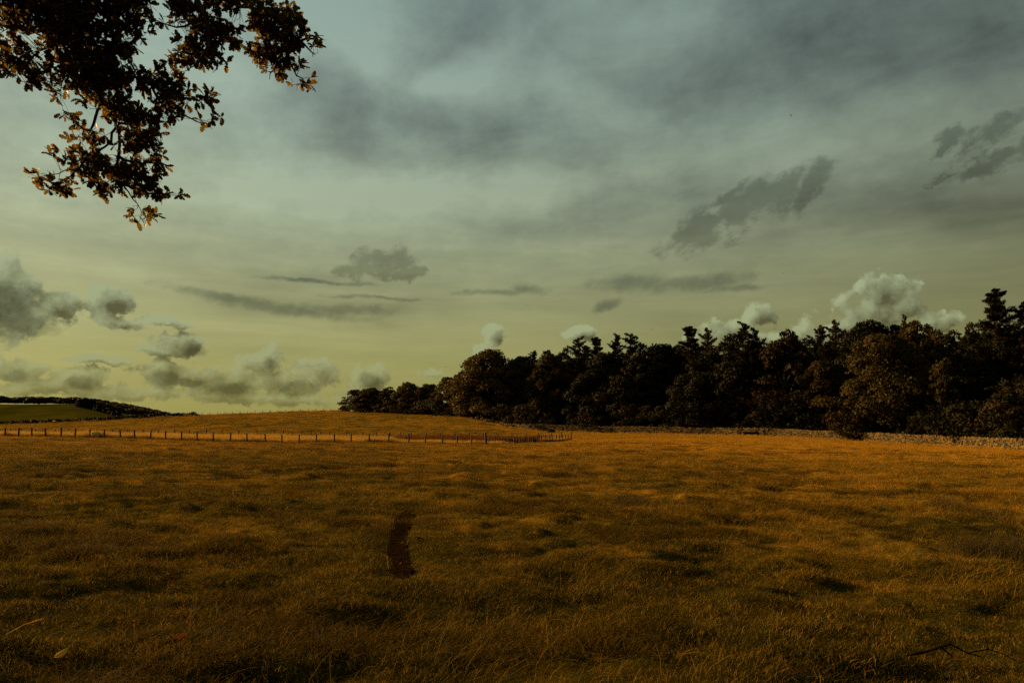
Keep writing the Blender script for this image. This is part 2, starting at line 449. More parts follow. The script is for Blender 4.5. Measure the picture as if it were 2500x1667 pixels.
# behind the wall and over the crest
for (px, d), z in zip(WALL, WALLZ): X, Y = XY(px, d); cps.append((X + 55, Y + 40, z + 0.6))
for px, d, z in [(-350, 300, -1.5), (0, 310, -1.0), (300, 315, 1.5), (550, 320, 3.5), (830, 320, 5.5), (1000, 320, 5.5), (1250, 300, 5)]: X, Y = XY(px, d); cps.append((X, Y, z))
CP = np.array(cps, dtype=np.float64)
def _tk(r2): return 0.5 * r2 * np.log(r2 + 1e-9)
def _fit():
    n = len(CP); d2 = ((CP[:, None, :2] - CP[None, :, :2]) ** 2).sum(-1) / 1e4
    A = np.zeros((n + 3, n + 3)); A[:n, :n] = _tk(d2) + np.eye(n) * 2e-4
    A[:n, n] = 1; A[:n, n + 1:] = CP[:, :2] / 100; A[n, :n] = 1; A[n + 1:, :n] = CP[:, :2].T / 100
    b = np.zeros(n + 3); b[:n] = CP[:, 2]
    return np.linalg.solve(A, b)
_w = _fit()
def macro(x, y):
    x = np.asarray(x, dtype=np.float64); y = np.asarray(y, dtype=np.float64)
    sh = x.shape; x = x.ravel(); y = y.ravel()
    z = np.empty_like(x)
    for i in range(0, len(x), 20000):
        xs, ys = x[i:i + 20000], y[i:i + 20000]
        d2 = ((xs[:, None] - CP[None, :, 0]) ** 2 + (ys[:, None] - CP[None, :, 1]) ** 2) / 1e4
        z[i:i + 20000] = _tk(d2) @ _w[:len(CP)] + _w[len(CP)] + _w[len(CP) + 1] * xs / 100 + _w[len(CP) + 2] * ys / 100
    r = np.hypot(x, y)
    f = sstep(300, 480, r)
    return (z * (1 - f) + (-9.0) * f).reshape(sh)
# the wheel rut's centre line on the ground
def ground_at(px, py):
    z = 0.0
    for _ in range(5):
        X, Y = XY(px, (EYE - z) * FX / (py - HZ)); z = float(macro(np.array([X]), np.array([Y]))[0])
    return X, Y
RUT = np.array([ground_at(*p) for p in [(1003, 1240), (996, 1250), (984, 1268), (974, 1295), (969, 1325), (970, 1350), (975, 1378), (984, 1410)]])
def rutdist(x, y):
    d = np.full(np.shape(x), 9.0); s = np.zeros(np.shape(x))
    for i in range(len(RUT) - 1):
        a, b = RUT[i], RUT[i + 1]; ab = b - a; L = ab @ ab
        t_ = np.clip(((x - a[0]) * ab[0] + (y - a[1]) * ab[1]) / L, 0, 1)
        dd = np.hypot(x - a[0] - t_ * ab[0], y - a[1] - t_ * ab[1]); d = np.minimum(d, dd)
    return d
def micro(x, y):
    r = np.hypot(x, y)
    n = fbm(x / 17, y / 17, 2) * 0.16 + fbm(x / 4.1 + 40, y / 3.0, 2) * 0.10 * (1 - sstep(90, 160, r))
    hum = np.maximum(fbm(x / 0.80 + 9, y / 0.62 + 3, 3), -0.14)
    n = n + hum * 0.21 * (1 - sstep(40, 80, r))
    d = rutdist(x, y)
    return n * sstep(0, 3.0, r) * (1 - 0.97 * np.exp(-(d / 1.1) ** 4)) - 0.03 * np.exp(-(d / 0.24) ** 4) * (r < 30)
def H(x, y): return macro(x, y) + micro(x, y)
def h1(x, y): return float(H(np.array([x]), np.array([y]))[0])

ang = np.concatenate([np.linspace(-44, 44, 430), np.linspace(44, 316, 110)[1:-1]])
ang = np.radians(ang); na = len(ang)
rad = np.concatenate([[0.4, 0.9, 1.5], np.geomspace(2.0, 60, 190), np.geomspace(60, 300, 75)[1:], np.geomspace(300, 2600, 24)[1:]]); nr = len(rad)
A_, R_ = np.meshgrid(ang, rad)
GX, GY = R_ * np.sin(A_), R_ * np.cos(A_)
GZ = H(GX, GY)
idx = np.arange(nr * na).reshape(nr, na)
q = np.stack([idx[:-1, :], np.roll(idx, -1, 1)[:-1, :], np.roll(idx, -1, 1)[1:, :], idx[1:, :]], -1).reshape(-1, 4)[:, ::-1]
gv = np.stack([GX.ravel(), GY.ravel(), GZ.ravel()], -1)
gv = np.vstack([gv, [[0, 0, h1(0, 0)]]])
g = obj('pasture_ground', mesh('pasture_ground', gv, q, smooth=True, mat=M_ground))
tag(g, kind='structure')
# bare rut
us = np.linspace(0, 1, 70); ws = np.linspace(-0.135, 0.135, 15)
tt = us * (len(RUT) - 1); ii = np.minimum(tt.astype(int), len(RUT) - 2); ff = (tt - ii)[:, None]
cen = RUT[ii] * (1 - ff) + RUT[ii + 1] * ff
tan = np.gradient(cen, axis=0); tan /= np.linalg.norm(tan, axis=1)[:, None]; nor = np.stack([-tan[:, 1], tan[:, 0]], 1)
edge = (1 + 0.3 * fbm(us * 9, us * 0 + 3, 3)) * np.clip(np.minimum(us / 0.30, (1 - us) / 0.12) + 0.28, 0.28, 1)
pts = cen[:, None, :] + nor[:, None, :] * (ws[None, :] * edge[:, None])[:, :, None]
pz = H(pts[..., 0], pts[..., 1]) + 0.022 + 0.018 * fbm(pts[..., 0] * 9, pts[..., 1] * 9, 3)
ri = np.arange(70 * 15).reshape(70, 15)
rq = np.stack([ri[:-1, :-1], ri[:-1, 1:], ri[1:, 1:], ri[1:, :-1]], -1).reshape(-1, 4)
ro = obj('bare_rut', mesh('bare_rut', np.concatenate([pts.reshape(-1, 2), pz.reshape(-1, 1)], 1), rq, smooth=True, mat=M_soil))
tag(ro, kind='structure')

# distant hill with green pasture, beyond the crest on the left
def hillz(x, y):
    px = CX + FX * x / np.clip(y, 560, 1200)
    prof = np.interp(px, [-900, -300, 0, 190, 300, 400, 480, 600], [24, 29, 28, 27.5, 16.5, 10.0, 2.0, -8])
    up = sstep(470, 830, y)
    z = -9 + (prof + 9) * up
    back = np.interp(px, [-900, -300, 0, 220, 300, 360, 420, 480, 560], [32, 36, 34, 35, 27, 20, 10, 1, -8])
    return z + np.maximum(back - prof, 0) * sstep(850, 1050, y) + fbm(x / 60, y / 60, 3) * 1.0 * up
hx, hy = np.meshgrid(np.linspace(-1300, -250, 150), np.linspace(460, 1200, 110))
hz_ = hillz(hx, hy)
hi_ = np.arange(hx.size).reshape(hx.shape)
hq = np.stack([hi_[:-1, :-1], hi_[:-1, 1:], hi_[1:, 1:], hi_[1:, :-1]], -1).reshape(-1, 4)
ho = obj('distant_hill', mesh('distant_hill', np.stack([hx.ravel(), hy.ravel(), hz_.ravel() - 0.05], 1), hq, smooth=True, mat=M_hill))
tag(ho, kind='structure')

# ================================================================ trees
def cards(cen, nrm, size, rg, rnd, aspect=0.7, axis=None):
    """leaf-clump cards: bent rhombi, two triangles each"""
    n = len(cen)
    nrm = nrm + rg.normal(0, 0.55, (n, 3)); nrm /= np.linalg.norm(nrm, axis=1)[:, None] + 1e-9
    a = np.cross(nrm, rg.normal(0, 1, (n, 3))); a /= np.linalg.norm(a, axis=1)[:, None] + 1e-9
    if axis is not None:
        a = axis + rg.normal(0, 0.35, (n, 3)); a /= np.linalg.norm(a, axis=1)[:, None] + 1e-9
        b = np.cross(a, nrm); b /= np.linalg.norm(b, axis=1)[:, None] + 1e-9; nrm = np.cross(b, a)
    b = np.cross(nrm, a)
    s = size[:, None]
    v = np.stack([cen - a * s, cen - b * s * aspect + nrm * s * 0.25, cen + a * s, cen + b * s * aspect + nrm * s * 0.25], 1).reshape(-1, 3)
    f = np.arange(n * 4).reshape(n, 4)
    f = np.concatenate([f[:, [0, 1, 2]], f[:, [0, 2, 3]]])
    return v, f, np.repeat(rnd, 4)
def unit(rg, n):
    v = rg.normal(0, 1, (n, 3)); return v / np.linalg.norm(v, axis=1)[:, None]
def broad_proto(seed, height=16.0, width=9.0, base=1.2, lobes=46, per=210, ragged=1.0, leaf=0.26, top=0.62):
    """crown of leafy lobes round spreading limbs; trunk with limbs"""
    rg = np.random.default_rng(seed)
    g = Geo()
    th = height * 0.55
    sway = rg.normal(0, 0.35, (5, 2)).cumsum(0)
    tp = [(0, 0, -0.4)] + [(sway[i, 0] * i / 4, sway[i, 1] * i / 4, th * (i + 1) / 5) for i in range(5)]
    r0 = height * 0.022
    g.tube(tp, [r0 * 1.5, r0 * 1.05, r0 * .9, r0 * .75, r0 * .6, r0 * .4], 8)
    C, Rr, V = [], [], []
    for i in range(lobes):
        # height fraction of the lobe and how wide the crown is there
        u = rg.random() ** 1.1
        z = base + (height - base) * u
        prof = math.sin(math.pi * min(1, (0.10 + 0.90 * u) ** top)) ** 0.62 if u < 0.97 else 0.25
        a = rg.random() * 2 * math.pi
        rr = width / 2 * prof * (0.62 + 0.38 * rg.random()) * (1 + 0.16 * rg.normal() * ragged)
        lr = rg.uniform(0.85, 1.65) * width / 9.0 * (0.75 if u > 0.85 else 1)
        c = np.array([math.cos(a) * rr, math.sin(a) * rr, z - lr * 0.7 * (u > 0.9)])
        C.append(c); Rr.append(lr); V.append(rg.random())
        if i % 3 == 0:
            k = rg.integers(1, 5); s = Vector(tp[k]); e = Vector(c)
            m_ = s.lerp(e, 0.5) + Vector((0, 0, 0.5))
            g.tube([s, m_, e], [r0 * .38, r0 * .25, r0 * .08], 5, cap=False)
    vs, fs, rs = [], [], []; base_i = 0
    for c, lr, vv in zip(C, Rr, V):
        n = int(per * (lr / 1.25) ** 2)
        d = unit(rg, n); d[:, 2] = np.where(d[:, 2] < -0.35, -d[:, 2] * 0.6, d[:, 2])
        rad = lr * (0.62 + 0.42 * rg.random(n) ** 0.6)
        # clumps inside the lobe
        cl = unit(rg, 7); w = np.max(d @ cl.T, axis=1)
        keep = w > rg.uniform(0.35, 0.75, n)
        d, rad = d[keep], rad[keep] * (0.9 + 0.25 * w[keep])
        p = c + d * rad[:, None] * np.array([1, 1, 0.85])
        v, f, r_ = cards(p, d, rg.uniform(0.6, 1.25, len(p)) * leaf, rg, np.clip(rg.normal(0.5, 0.2, len(p)) + (vv - 0.5) * 0.6, 0, 1))
        vs.append(v); fs.append(f + base_i); rs.append(r_); base_i += len(v)
    crown = mesh('crown', np.concatenate(vs), np.concatenate(fs), {'rnd': np.concatenate(rs)}, mat=M_leaf)
    trunk = g.mesh('trunk', M_bark, True)
    return crown, trunk, height, width
def conifer_proto(seed, height=18.0, width=6.0, base=3.0, whorls=30, droop=0.1, rise=0.35, dens=1.0, gaps=0.15):
    """ragged larch or pine: whorls of branches carrying needle clumps"""
    rg = np.random.default_rng(seed)
    g = Geo()
    lean = rg.normal(0, 0.02, 2)
    g.tube([(lean[0] * z, lean[1] * z, z) for z in np.linspace(-0.4, height * 0.98, 8)], [max(0.02, height * 0.017 * (1 - k / 7.3)) for k in range(8)], 7)
    P_, N_ = [], []
    for w in range(whorls):
        u = (w + rg.random()) / whorls
        z = base + (height - base) * u
        L = width / 2 * ((1 - u) ** 0.6 * 0.95 + 0.07) * rg.uniform(0.45, 1.25)
        for b in range(rg.integers(3, 6)):
            if rg.random() < gaps: continue
            a = rg.random() * 2 * math.pi; l = L * rg.uniform(0.45, 1.2)
            dirv = np.array([math.cos(a), math.sin(a), 0])
            up = rise * rg.uniform(0.4, 1.5)
            s0 = np.array([lean[0] * z, lean[1] * z, z])
            e = s0 + dirv * l + np.array([0, 0, l * up - droop * l * l])
            g.tube([s0, (s0 + e) / 2 + [0, 0, -0.05 * l], e], [0.05, 0.035, 0.012], 4, cap=False)
            n = int(dens * (24 + 62 * l))
            t_ = rg.uniform(0.15, 1.05, n)
            p = s0 + (e - s0) * t_[:, None] + rg.normal(0, 0.11 + 0.06 * l, (n, 3)) * (1.2 - 0.8 * t_)[:, None] + np.array([0, 0, 0.02])
            P_.append(p); N_.append(np.tile((e - s0) / np.linalg.norm(e - s0), (n, 1)))
    # leader
    n = 30; p = np.stack([rg.normal(0, .12, n) + lean[0] * height, rg.normal(0, .12, n) + lean[1] * height, rg.uniform(height * .93, height * 1.0, n)], 1)
    P_.append(p); N_.append(np.tile([0, 0, 1.0], (n, 1)))
    p, d = np.concatenate(P_), np.concatenate(N_)
    v, f, r_ = cards(p, unit(rg, len(p)), rg.uniform(0.5, 1.3, len(p)) * 0.185, rg, rg.random(len(p)), 0.38, d * 0.6)
    crown = mesh('crown', v, f, {'rnd': r_}, mat=M_needle)
    return crown, g.mesh('trunk', M_bark, True), height, width
def twiggy_proto(seed, height=9.0, width=4.0, leaves=700):
    """thin shrubby tree, mostly bare upright twigs"""
    rg = np.random.default_rng(seed); g = Geo(); P_ = []
    def grow(p, d, l, r, lev):
        d = d / np.linalg.norm(d)
        m_ = p + d * l * 0.5 + rg.normal(0, 0.05 * l, 3); e = p + d * l + rg.normal(0, 0.04 * l, 3)
        g.tube([p, m_, e], [r, r * .8, r * .55], 4 if lev > 1 else 6, cap=False)
        if lev < 4:
            for k in range(rg.integers(3, 5)):
                nd = d + rg.normal(0, 0.42, 3) + np.array([0, 0, 0.18]); s = p + (e - p) * rg.uniform(0.45, 1.0)
                grow(s, nd, l * rg.uniform(0.5, 0.72), r * 0.5, lev + 1)
        else:
            P_.append(e)
    for k in range(4): grow(np.array([rg.normal(0, .2), rg.normal(0, .2), -0.2]), np.array([rg.normal(0, .25) * width / 4, rg.normal(0, .25), 1.0]), height * 0.42, 0.11, 1)
    E = np.array(P_); p = E[rg.integers(0, len(E), leaves)] + rg.normal(0, 0.22, (leaves, 3))
    v, f, r_ = cards(p, unit(rg, leaves), rg.uniform(0.5, 1.2, leaves) * 0.15, rg, rg.random(leaves))
    return mesh('crown', v, f, {'rnd': r_}, mat=M_leaf), g.mesh('trunk', M_bark, True), height, width

PROTO = {
    'b0': broad_proto(21, 15, 11, 0.3, 84, 210), 'b1': broad_proto(22, 16, 9, 0.2, 76, 210, 1.3), 'b2': broad_proto(23, 14, 10, 0.2, 78, 210, 1.0),
    'b3': broad_proto(24, 17, 8, 0.8, 66, 210, 1.4), 'b4': broad_proto(25, 12, 9, 0.0, 74, 190, 0.9), 'b5': broad_proto(26, 16, 12, 0.3, 96, 200, 1.5, 0.24),
    'h0': broad_proto(27, 5, 6, 0.0, 30, 170, 1.0, 0.18), 'h1': broad_proto(28, 4, 7, 0.0, 30, 170, 1.3, 0.18),
    'c0': conifer_proto(41, 18, 7.0, 3, 36, 0.05, 0.40), 'c1': conifer_proto(42, 18, 7.0, 4, 34, 0.05, 0.60, 0.9, 0.2), 'c2': conifer_proto(43, 18, 9.5, 5, 34, 0.04, 0.35, 1.1, 0.12), 'c3': conifer_proto(44, 17, 8.5, 3, 32, 0.05, 0.70, 0.9, 0.25),
    't0': twiggy_proto(61), 't1': twiggy_proto(62, 15, 5, 500),
}
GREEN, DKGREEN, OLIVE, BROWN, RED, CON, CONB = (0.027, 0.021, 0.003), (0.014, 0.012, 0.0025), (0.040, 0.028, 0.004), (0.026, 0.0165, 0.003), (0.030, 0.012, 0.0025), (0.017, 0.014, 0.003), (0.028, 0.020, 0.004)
HAZED = (0.062, 0.042, 0.005)  # paler leaf tone: haze over the wood's left end put into the colour
NAMES = {'b': 'broadleaf_tree', 'c': 'conifer_tree', 'h': 'hedge_shrub', 't': 'twiggy_tree'}
def plant(kind, px, d, top=None, width=None, height=None, col=GREEN, label='', group=None, rz=None, cat=None, base=None):
    """set a tree where column px is, d metres away; its tip reaches photo row `top`"""
    X, Y = XY(px, d)
    z = float(macro(np.array([X]), np.array([Y]))[0]) if base is None else base
    crown, trunk, h0, w0 = PROTO[kind]
    hgt = height if height else EYE + (HZ - top) * d / FX - z
    wid = (width * d / FX) if width else w0 * hgt / h0
    root = empty(NAMES[kind[0]], (X, Y, z), random.uniform(0, 6.28) if rz is None else rz, (wid / w0, wid / w0, hgt / h0))
    tag(root, label, cat or ('shrub' if kind[0] == 'h' else 'tree'), group)
    jit = random.uniform(0.85, 1.15)
    for nm, me in (('trunk', trunk), ('crown', crown)):
        c = obj(nm, me, root)
        if nm == 'crown': c.color = (col[0] * jit, col[1] * jit, col[2] * jit, 1)
    return root
def wd(px): return float(np.interp(px, [p for p, _ in WALL[::-1]], [d for _, d in WALL[::-1]]))
EDGE = 'trees along the edge of the wood'
T = [  # kind, px, distance, tip row, width px, colour, label
    ('b4', 866, 241, 951, 62, HAZED, 'small rounded tree at the far left tip of the wood, on the crest'),
    ('b2', 905, 238, 946, 66, HAZED, 'low rounded tree second from the left tip of the wood'),
    ('b1', 948, 234, 945, 60, OLIVE, 'slim low tree third from the left tip of the wood'),
    ('b0', 998, 231, 932, 74, HAZED, 'domed tree standing above its low neighbours on the crest'),
    ('b4', 1047, 226, 937, 70, OLIVE, 'low tree right of the domed crest tree, beside the field edge'),
    ('b2', 1098, 213, 920, 84, HAZED, 'rounded tree at the foot of the tall left corner tree'),
    ('b5', 1190, 196, 855, 165, HAZED, 'tall wide broadleaf where the wood steps up from the low crest trees'),
    ('b4', 1135, 203, 905, 80, OLIVE, 'leafy lower tree tucked under the wide corner broadleaf'),
    ('b1', 1262, 192, 872, 90, GREEN, 'broadleaf right of the wide corner tree, below a small spruce tip'),
    ('c0', 1301, 206, 857, 79, CON, 'small pointed conifer tip between two rounded crowns'),
    ('b0', 1345, 184, 860, 110, OLIVE, 'rounded bushy tree behind the left end of the stone wall'),
    ('b3', 1378, 200, 851, 70, CON, 'narrow tree rising just left of the ragged larches'),
    ('c3', 1410, 192, 827, 125, CONB, 'feathery larch with sideways swept tip, leftmost of the larches'),
    ('c2', 1458, 190, 824, 106, CON, 'rounded bushy conifer top among the larches'),
    ('c1', 1502, 188, 817, 91, CONB, 'slender pointed larch, narrowest of the conifer tops'),
    ('c3', 1543, 186, 820, 144, CONB, 'broad ragged larch right of the slender pointed one'),
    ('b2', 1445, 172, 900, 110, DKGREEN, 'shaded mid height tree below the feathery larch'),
    ('b0', 1510, 168, 915, 120, GREEN, 'drooping broadleaf over the middle of the shaded wall'),
    ('b5', 1612, 182, 839, 120, DKGREEN, 'flat topped dark broadleaf between two conifer groups'),
    ('c2', 1688, 176, 798, 140, CON, 'tall dark conifer with layered fan tip, mid wood'),
    ('c3', 1733, 172, 806, 117, CONB, 'forked larch leaning right beside the layered conifer'),
    ('b3', 1775, 164, 822, 90, DKGREEN, 'dark narrow broadleaf left of the twin tipped larch'),
    ('c1', 1810, 160, 789, 133, CON, 'twin tipped larch standing over the dark gap in the wood'),
    ('c3', 1846, 160, 806, 114, CONB, 'short forked larch right of the twin tipped one'),
    ('b1', 1920, 154, 808, 130, BROWN, 'brownish broadleaf behind the bare red shrub'),
    ('c1', 2000, 150, 798, 117, CONB, 'thin larch tip between brownish and dark crowns'),
    ('c3', 2045, 147, 787, 121, CONB, 'larch with brush like tip left of the high dark crown'),
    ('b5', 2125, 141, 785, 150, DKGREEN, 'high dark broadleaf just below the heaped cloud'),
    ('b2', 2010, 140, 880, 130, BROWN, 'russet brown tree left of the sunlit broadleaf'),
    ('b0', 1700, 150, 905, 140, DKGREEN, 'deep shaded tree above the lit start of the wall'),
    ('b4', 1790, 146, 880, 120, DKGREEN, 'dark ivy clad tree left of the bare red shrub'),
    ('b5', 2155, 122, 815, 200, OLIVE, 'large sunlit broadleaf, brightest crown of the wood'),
    ('b1', 2225, 128, 788, 120, OLIVE, 'upright tree joined to the right of the sunlit broadleaf'),
    ('c3', 2203, 134, 778, 83, CONB, 'small brushy conifer tip above the sunlit broadleaf'),
    ('b3', 2275, 130, 792, 90, OLIVE, 'narrow tree right of the small brushy conifer tip'),
    ('t1', 2325, 128, 764, 110, BROWN, 'sparse tree with thin bare twigs against the sky'),
    ('b3', 2372, 124, 790, 70, CONB, 'slim tree between bare twigs and the tallest pine'),
    ('c2', 2424, 116, 709, 175, CON, 'tallest pine at the right, rising far above the wood'),
    ('c0', 2492, 114, 740, 137, CON, 'dark conifer at the right picture edge beside the tallest pine'),
    ('b3', 2300, 112, 875, 80, OLIVE, 'slim sunlit tree right of the large sunlit broadleaf'),
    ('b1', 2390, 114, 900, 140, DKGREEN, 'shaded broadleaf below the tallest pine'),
    ('b0', 2490, 104, 930, 130, BROWN, 'dark reddish tree low at the right picture edge'),
    ('b2', 2600, 100, 800, 220, DKGREEN, 'broadleaf partly cut by the right picture edge'),
    ('t0', 1885, 139, 905, 100, RED, 'bare reddish twiggy tree behind the sunlit wall'),
    ('h0', 2165, 120.5, 992, 110, OLIVE, 'sunlit leafy bush under the large sunlit broadleaf'),
    ('h1', 2085, 122, 985, 110, BROWN, 'brownish bush at the left foot of the sunlit broadleaf'),
    ('h0', 1440, 166, 1010, 90, RED, 'reddish bush behind the shaded wall'),
    ('h1', 1662, 152, 1000, 90, BROWN, 'dull brown bush behind the wall where sunlight begins'),
    ('h1', 2440, 98, 985, 140, BROWN, 'dark bramble behind the wall near the right edge'),
    ('h0', 1230, 182, 985, 80, GREEN, 'leafy bush over the tumbled left end of the wall'),
    ('h1', 1010, 224, 985, 90, GREEN, 'low scrub along the foot of the crest trees'),
    ('h1', 900, 236, 984, 90, HAZED, 'low scrub under the left tip of the wood'),
    ('h0', 868, 239, 978, 70, HAZED, 'rounded bush at the foot of the leftmost crest tree'),
    ('h1', 950, 231, 975, 90, OLIVE, 'bush at the foot of the slim low crest tree'),
    ('h0', 1062, 213, 975, 100, GREEN, 'bush below the low tree right of the domed crest tree'),
    ('b4', 930, 241, 953, 80, OLIVE, 'low tree filling the row behind the slim crest tree'),
    ('b4', 1020, 236, 945, 90, GREEN, 'low tree behind and right of the domed crest tree'),
    ('h0', 1120, 203, 990, 80, OLIVE, 'low bush in front of the wide corner broadleaf'),
]
for k, px, d, top, w_, c_, lab in T:
    plant(k, px, d, top, w_, col=c_, label=lab, group=EDGE)
# trees of the interior: they only fill the dark between the trees of the edge
for i in range(60):
    u = (i + random.random()) / 60
    px = 1130 + u * 1430
    d = max(wd(px), 110) + random.uniform(22, 62)
    top = float(np.interp(px, [1130, 1200, 1400, 1600, 1800, 2000, 2200, 2400, 2560], [900, 874, 858, 848, 834, 820, 810, 806, 794])) + random.uniform(0, 36)
    kd = random.choice(['b0', 'b1', 'b2', 'b3', 'b5', 'b0', 'c2', 'c3']) if px > 1330 else random.choice(['b0', 'b1', 'b2', 'b5'])
    plant(kd, px, d, top - (16 if kd[0] == 'c' else 0), None, col=random.choice([DKGREEN, DKGREEN, GREEN, CON]),
          label='dark tree inside the wood, behind the trees of its edge', group='trees inside the wood')
# understorey just behind the wall
for i in range(26):
    px = 1290 + i * 47 + random.uniform(-12, 12); d = wd(px) + random.uniform(3.5, 9)
    plant(random.choice(['h0', 'h1', 'b4']), px, d, height=random.uniform(3, 6.5), col=random.choice([DKGREEN, DKGREEN, GREEN, BROWN]),
          label='shaded undergrowth bush between the wall and the tree trunks', group='undergrowth behind the wall', cat='shrub')

# ---------------------------------------------------------------- far wood on the hill: one mass
rg = np.random.default_rng(5)
def canopy(spots, name, label, col, cat='wood', per=190):
    vs, fs, rs, b = [], [], [], 0
    for (x, y, z, r, h) in spots:
        n = int(per * (r / 4) ** 1.2)
        d = unit(rg, n); d[:, 2] = np.abs(d[:, 2]) * 1.0 - 0.15
        p = np.array([x, y, z + h * 0.45]) + d * np.array([r, r, h * 0.6]) * rg.uniform(0.75, 1.1, (n, 1))
        v, f, r_ = cards(p, d, rg.uniform(0.5, 1.1, n) * r * 0.19, rg, np.clip(rg.normal(0.5, .1, n), 0, 1))
        vs.append(v); fs.append(f + b); rs.append(r_); b += len(v)
    o = obj(name, mesh(name, np.concatenate(vs), np.concatenate(fs), {'rnd': np.concatenate(rs)}, mat=M_leaf))
    o.color = (*col, 1); return tag(o, label, cat, kind='stuff')
sp = []
for i in range(620):
    px = rg.uniform(-160, 470); y = rg.uniform(868, 1010)
    if px < 200 and rg.random() < 0.5: y = rg.uniform(824, 870)
    x = (px - CX) * y / FX
    z = float(hillz(np.array([x]), np.array([y]))[0])
    sp.append((x, y, z, rg.uniform(4.5, 7.5), rg.uniform(7, 10.5)))
canopy(sp, 'hill_wood', 'wood covering the top of the far hill on the left', (0.036, 0.025, 0.003))
sp = []
for i in range(46):
    u = i / 45; px = 205 + u * 85 + rg.normal(0, 3); y = 770 - 40 * u + rg.normal(0, 6); x = (px - CX) * y / FX
    z = float(hillz(np.array([x]), np.array([y]))[0]); sp.append((x, y, z - 1, rg.uniform(3, 4.5), rg.uniform(6.5, 9) * (1.15 - 0.5 * u)))
canopy(sp, 'hill_hedgerow', 'dark tree belt running down the far green hill', (0.007, 0.005, 0.001), 'hedgerow', 160)
for k, (px, top, w_) in enumerate([(198, 974, 26), (211, 971, 22), (222, 974, 24)]):
    x = (px - CX) * 760 / FX
    plant(['b5', 'b0', 'b2'][k], px, 760, top, w_, col=DKGREEN, base=float(hillz(np.array([x]), np.array([760.0]))[0]) - 1,
          label=['leftmost of three dark trees heading the belt on the far hill', 'middle of three dark trees heading the belt on the far hill', 'rightmost of three dark trees heading the belt on the far hill'][k], group='trees on the far hill')
# brambles along the crest fence
def crest(px): return float(np.interp(px, [-400, 0, 250, 480, 660, 830], [222, 230, 233, 236, 239, 243]))
sp = []
for i in range(240):
    px = rg.uniform(-120, 500) if i < 215 else rg.uniform(480, 840); d = crest(px) - 1.0 + rg.normal(0, 0.6); x, y = XY(px, d)
    s_ = rg.uniform(0.5, 1.0) * (1.0 if px < 480 else 0.5) * (1.25 if 290 < px < 390 else 1)
    sp.append((x, y, h1(x, y), s_ * 1.3, s_ * 1.5))
canopy(sp, 'bramble_hedge', 'low dark bramble hedge along the crest fence', (0.013, 0.009, 0.002), 'hedge', 220)

# ================================================================ dry stone wall
wp = np.array([XY(px, d) for px, d in WALL]); wz_ = np.array(WALLZ)
seg = np.r_[0, np.cumsum(np.hypot(*np.diff(wp, axis=0).T))]
def wall_at(s): return np.array([np.interp(s, seg, wp[:, 0]), np.interp(s, seg, wp[:, 1])])
LW = seg[-1]
wall = tag(empty('dry_stone_wall', (*wp[2], -1.5)), 'long pale dry stone wall curving along the foot of the wood', 'wall')
def stone_verts(s, z0, ln, ht, dep, rg, proud=0.0, lean=0.0):
    c = wall_at(s); t_ = wall_at(min(s + 0.6, LW)) - wall_at(max(s - 0.6, 0)); t_ = t_ / np.linalg.norm(t_)
    n_ = np.array([-t_[1], t_[0]])
    if n_[0] > 0: n_ = -n_                # faces the field
    v = []
    for dz_ in (0, ht):
        for a, b in ((-1, 1), (1, 1), (1, -1), (-1, -1)):
            j = rg.uniform(-0.025, 0.025, 3)
            inn = 0.90 if dz_ else 1.0
            p = c + t_ * (a * ln / 2 * inn + lean * dz_ + j[0]) + n_ * (b * dep / 2 + (proud if b > 0 else 0) + j[1])
            v.append((p[0], p[1], z0 + dz_ + j[2]))
    return v
BF = [(0, 1, 2, 3)[::-1], (4, 5, 6, 7), (0, 1, 5, 4), (1, 2, 6, 5), (2, 3, 7, 6), (3, 0, 4, 7)]
rg = np.random.default_rng(3)
G = Geo(); nstone = 0
SGAP = [(float(np.interp(1845, [p for p, _ in WALL[::-1]], seg[::-1])), 1.6)]
sgrid = np.linspace(0, LW, 900); sx_, sy_ = np.array([wall_at(s) for s in sgrid]).T
sz_ = H(sx_, sy_)
def footz(s): return float(np.interp(s, sgrid, sz_))
for course in range(-1, 7):
    s = rg.uniform(0, 0.3)
    while s < LW - 0.2:
        ln = rg.uniform(0.22, 0.75) * (1 if s < 60 else 1.5); ht = 0.19 + rg.uniform(-0.03, 0.012)
        fall = max(0.0, (s - (LW - 16)) / 16)      # the left end has tumbled
        topz = 1.24 * (1 - 0.6 * fall) + 0.05 * math.sin(s * 0.23) + 0.04 * math.sin(s * 0.71)
        z = course * 0.19
        gap = any(abs(s - a) < w_ and 0.0 < z < 0.75 for a, w_ in SGAP)
        if z < topz and not gap:
            v = stone_verts(s + ln / 2, footz(s) + z, ln - 0.03, ht - 0.012, 0.5 - 0.02 * course, rg, rg.uniform(-0.08, 0.10))
            if 9.0 < s < 27 and course >= 2 and nstone < 170:
                c0 = np.mean(v, axis=0); me = mesh('stone', np.array(v) - c0, BF, mat=M_stone)
                o_ = obj('stone', me, wall); o_.location = Vector(c0) - wall.location; nstone += 1
            else: G.add(v, BF, rg.random())
        s += ln
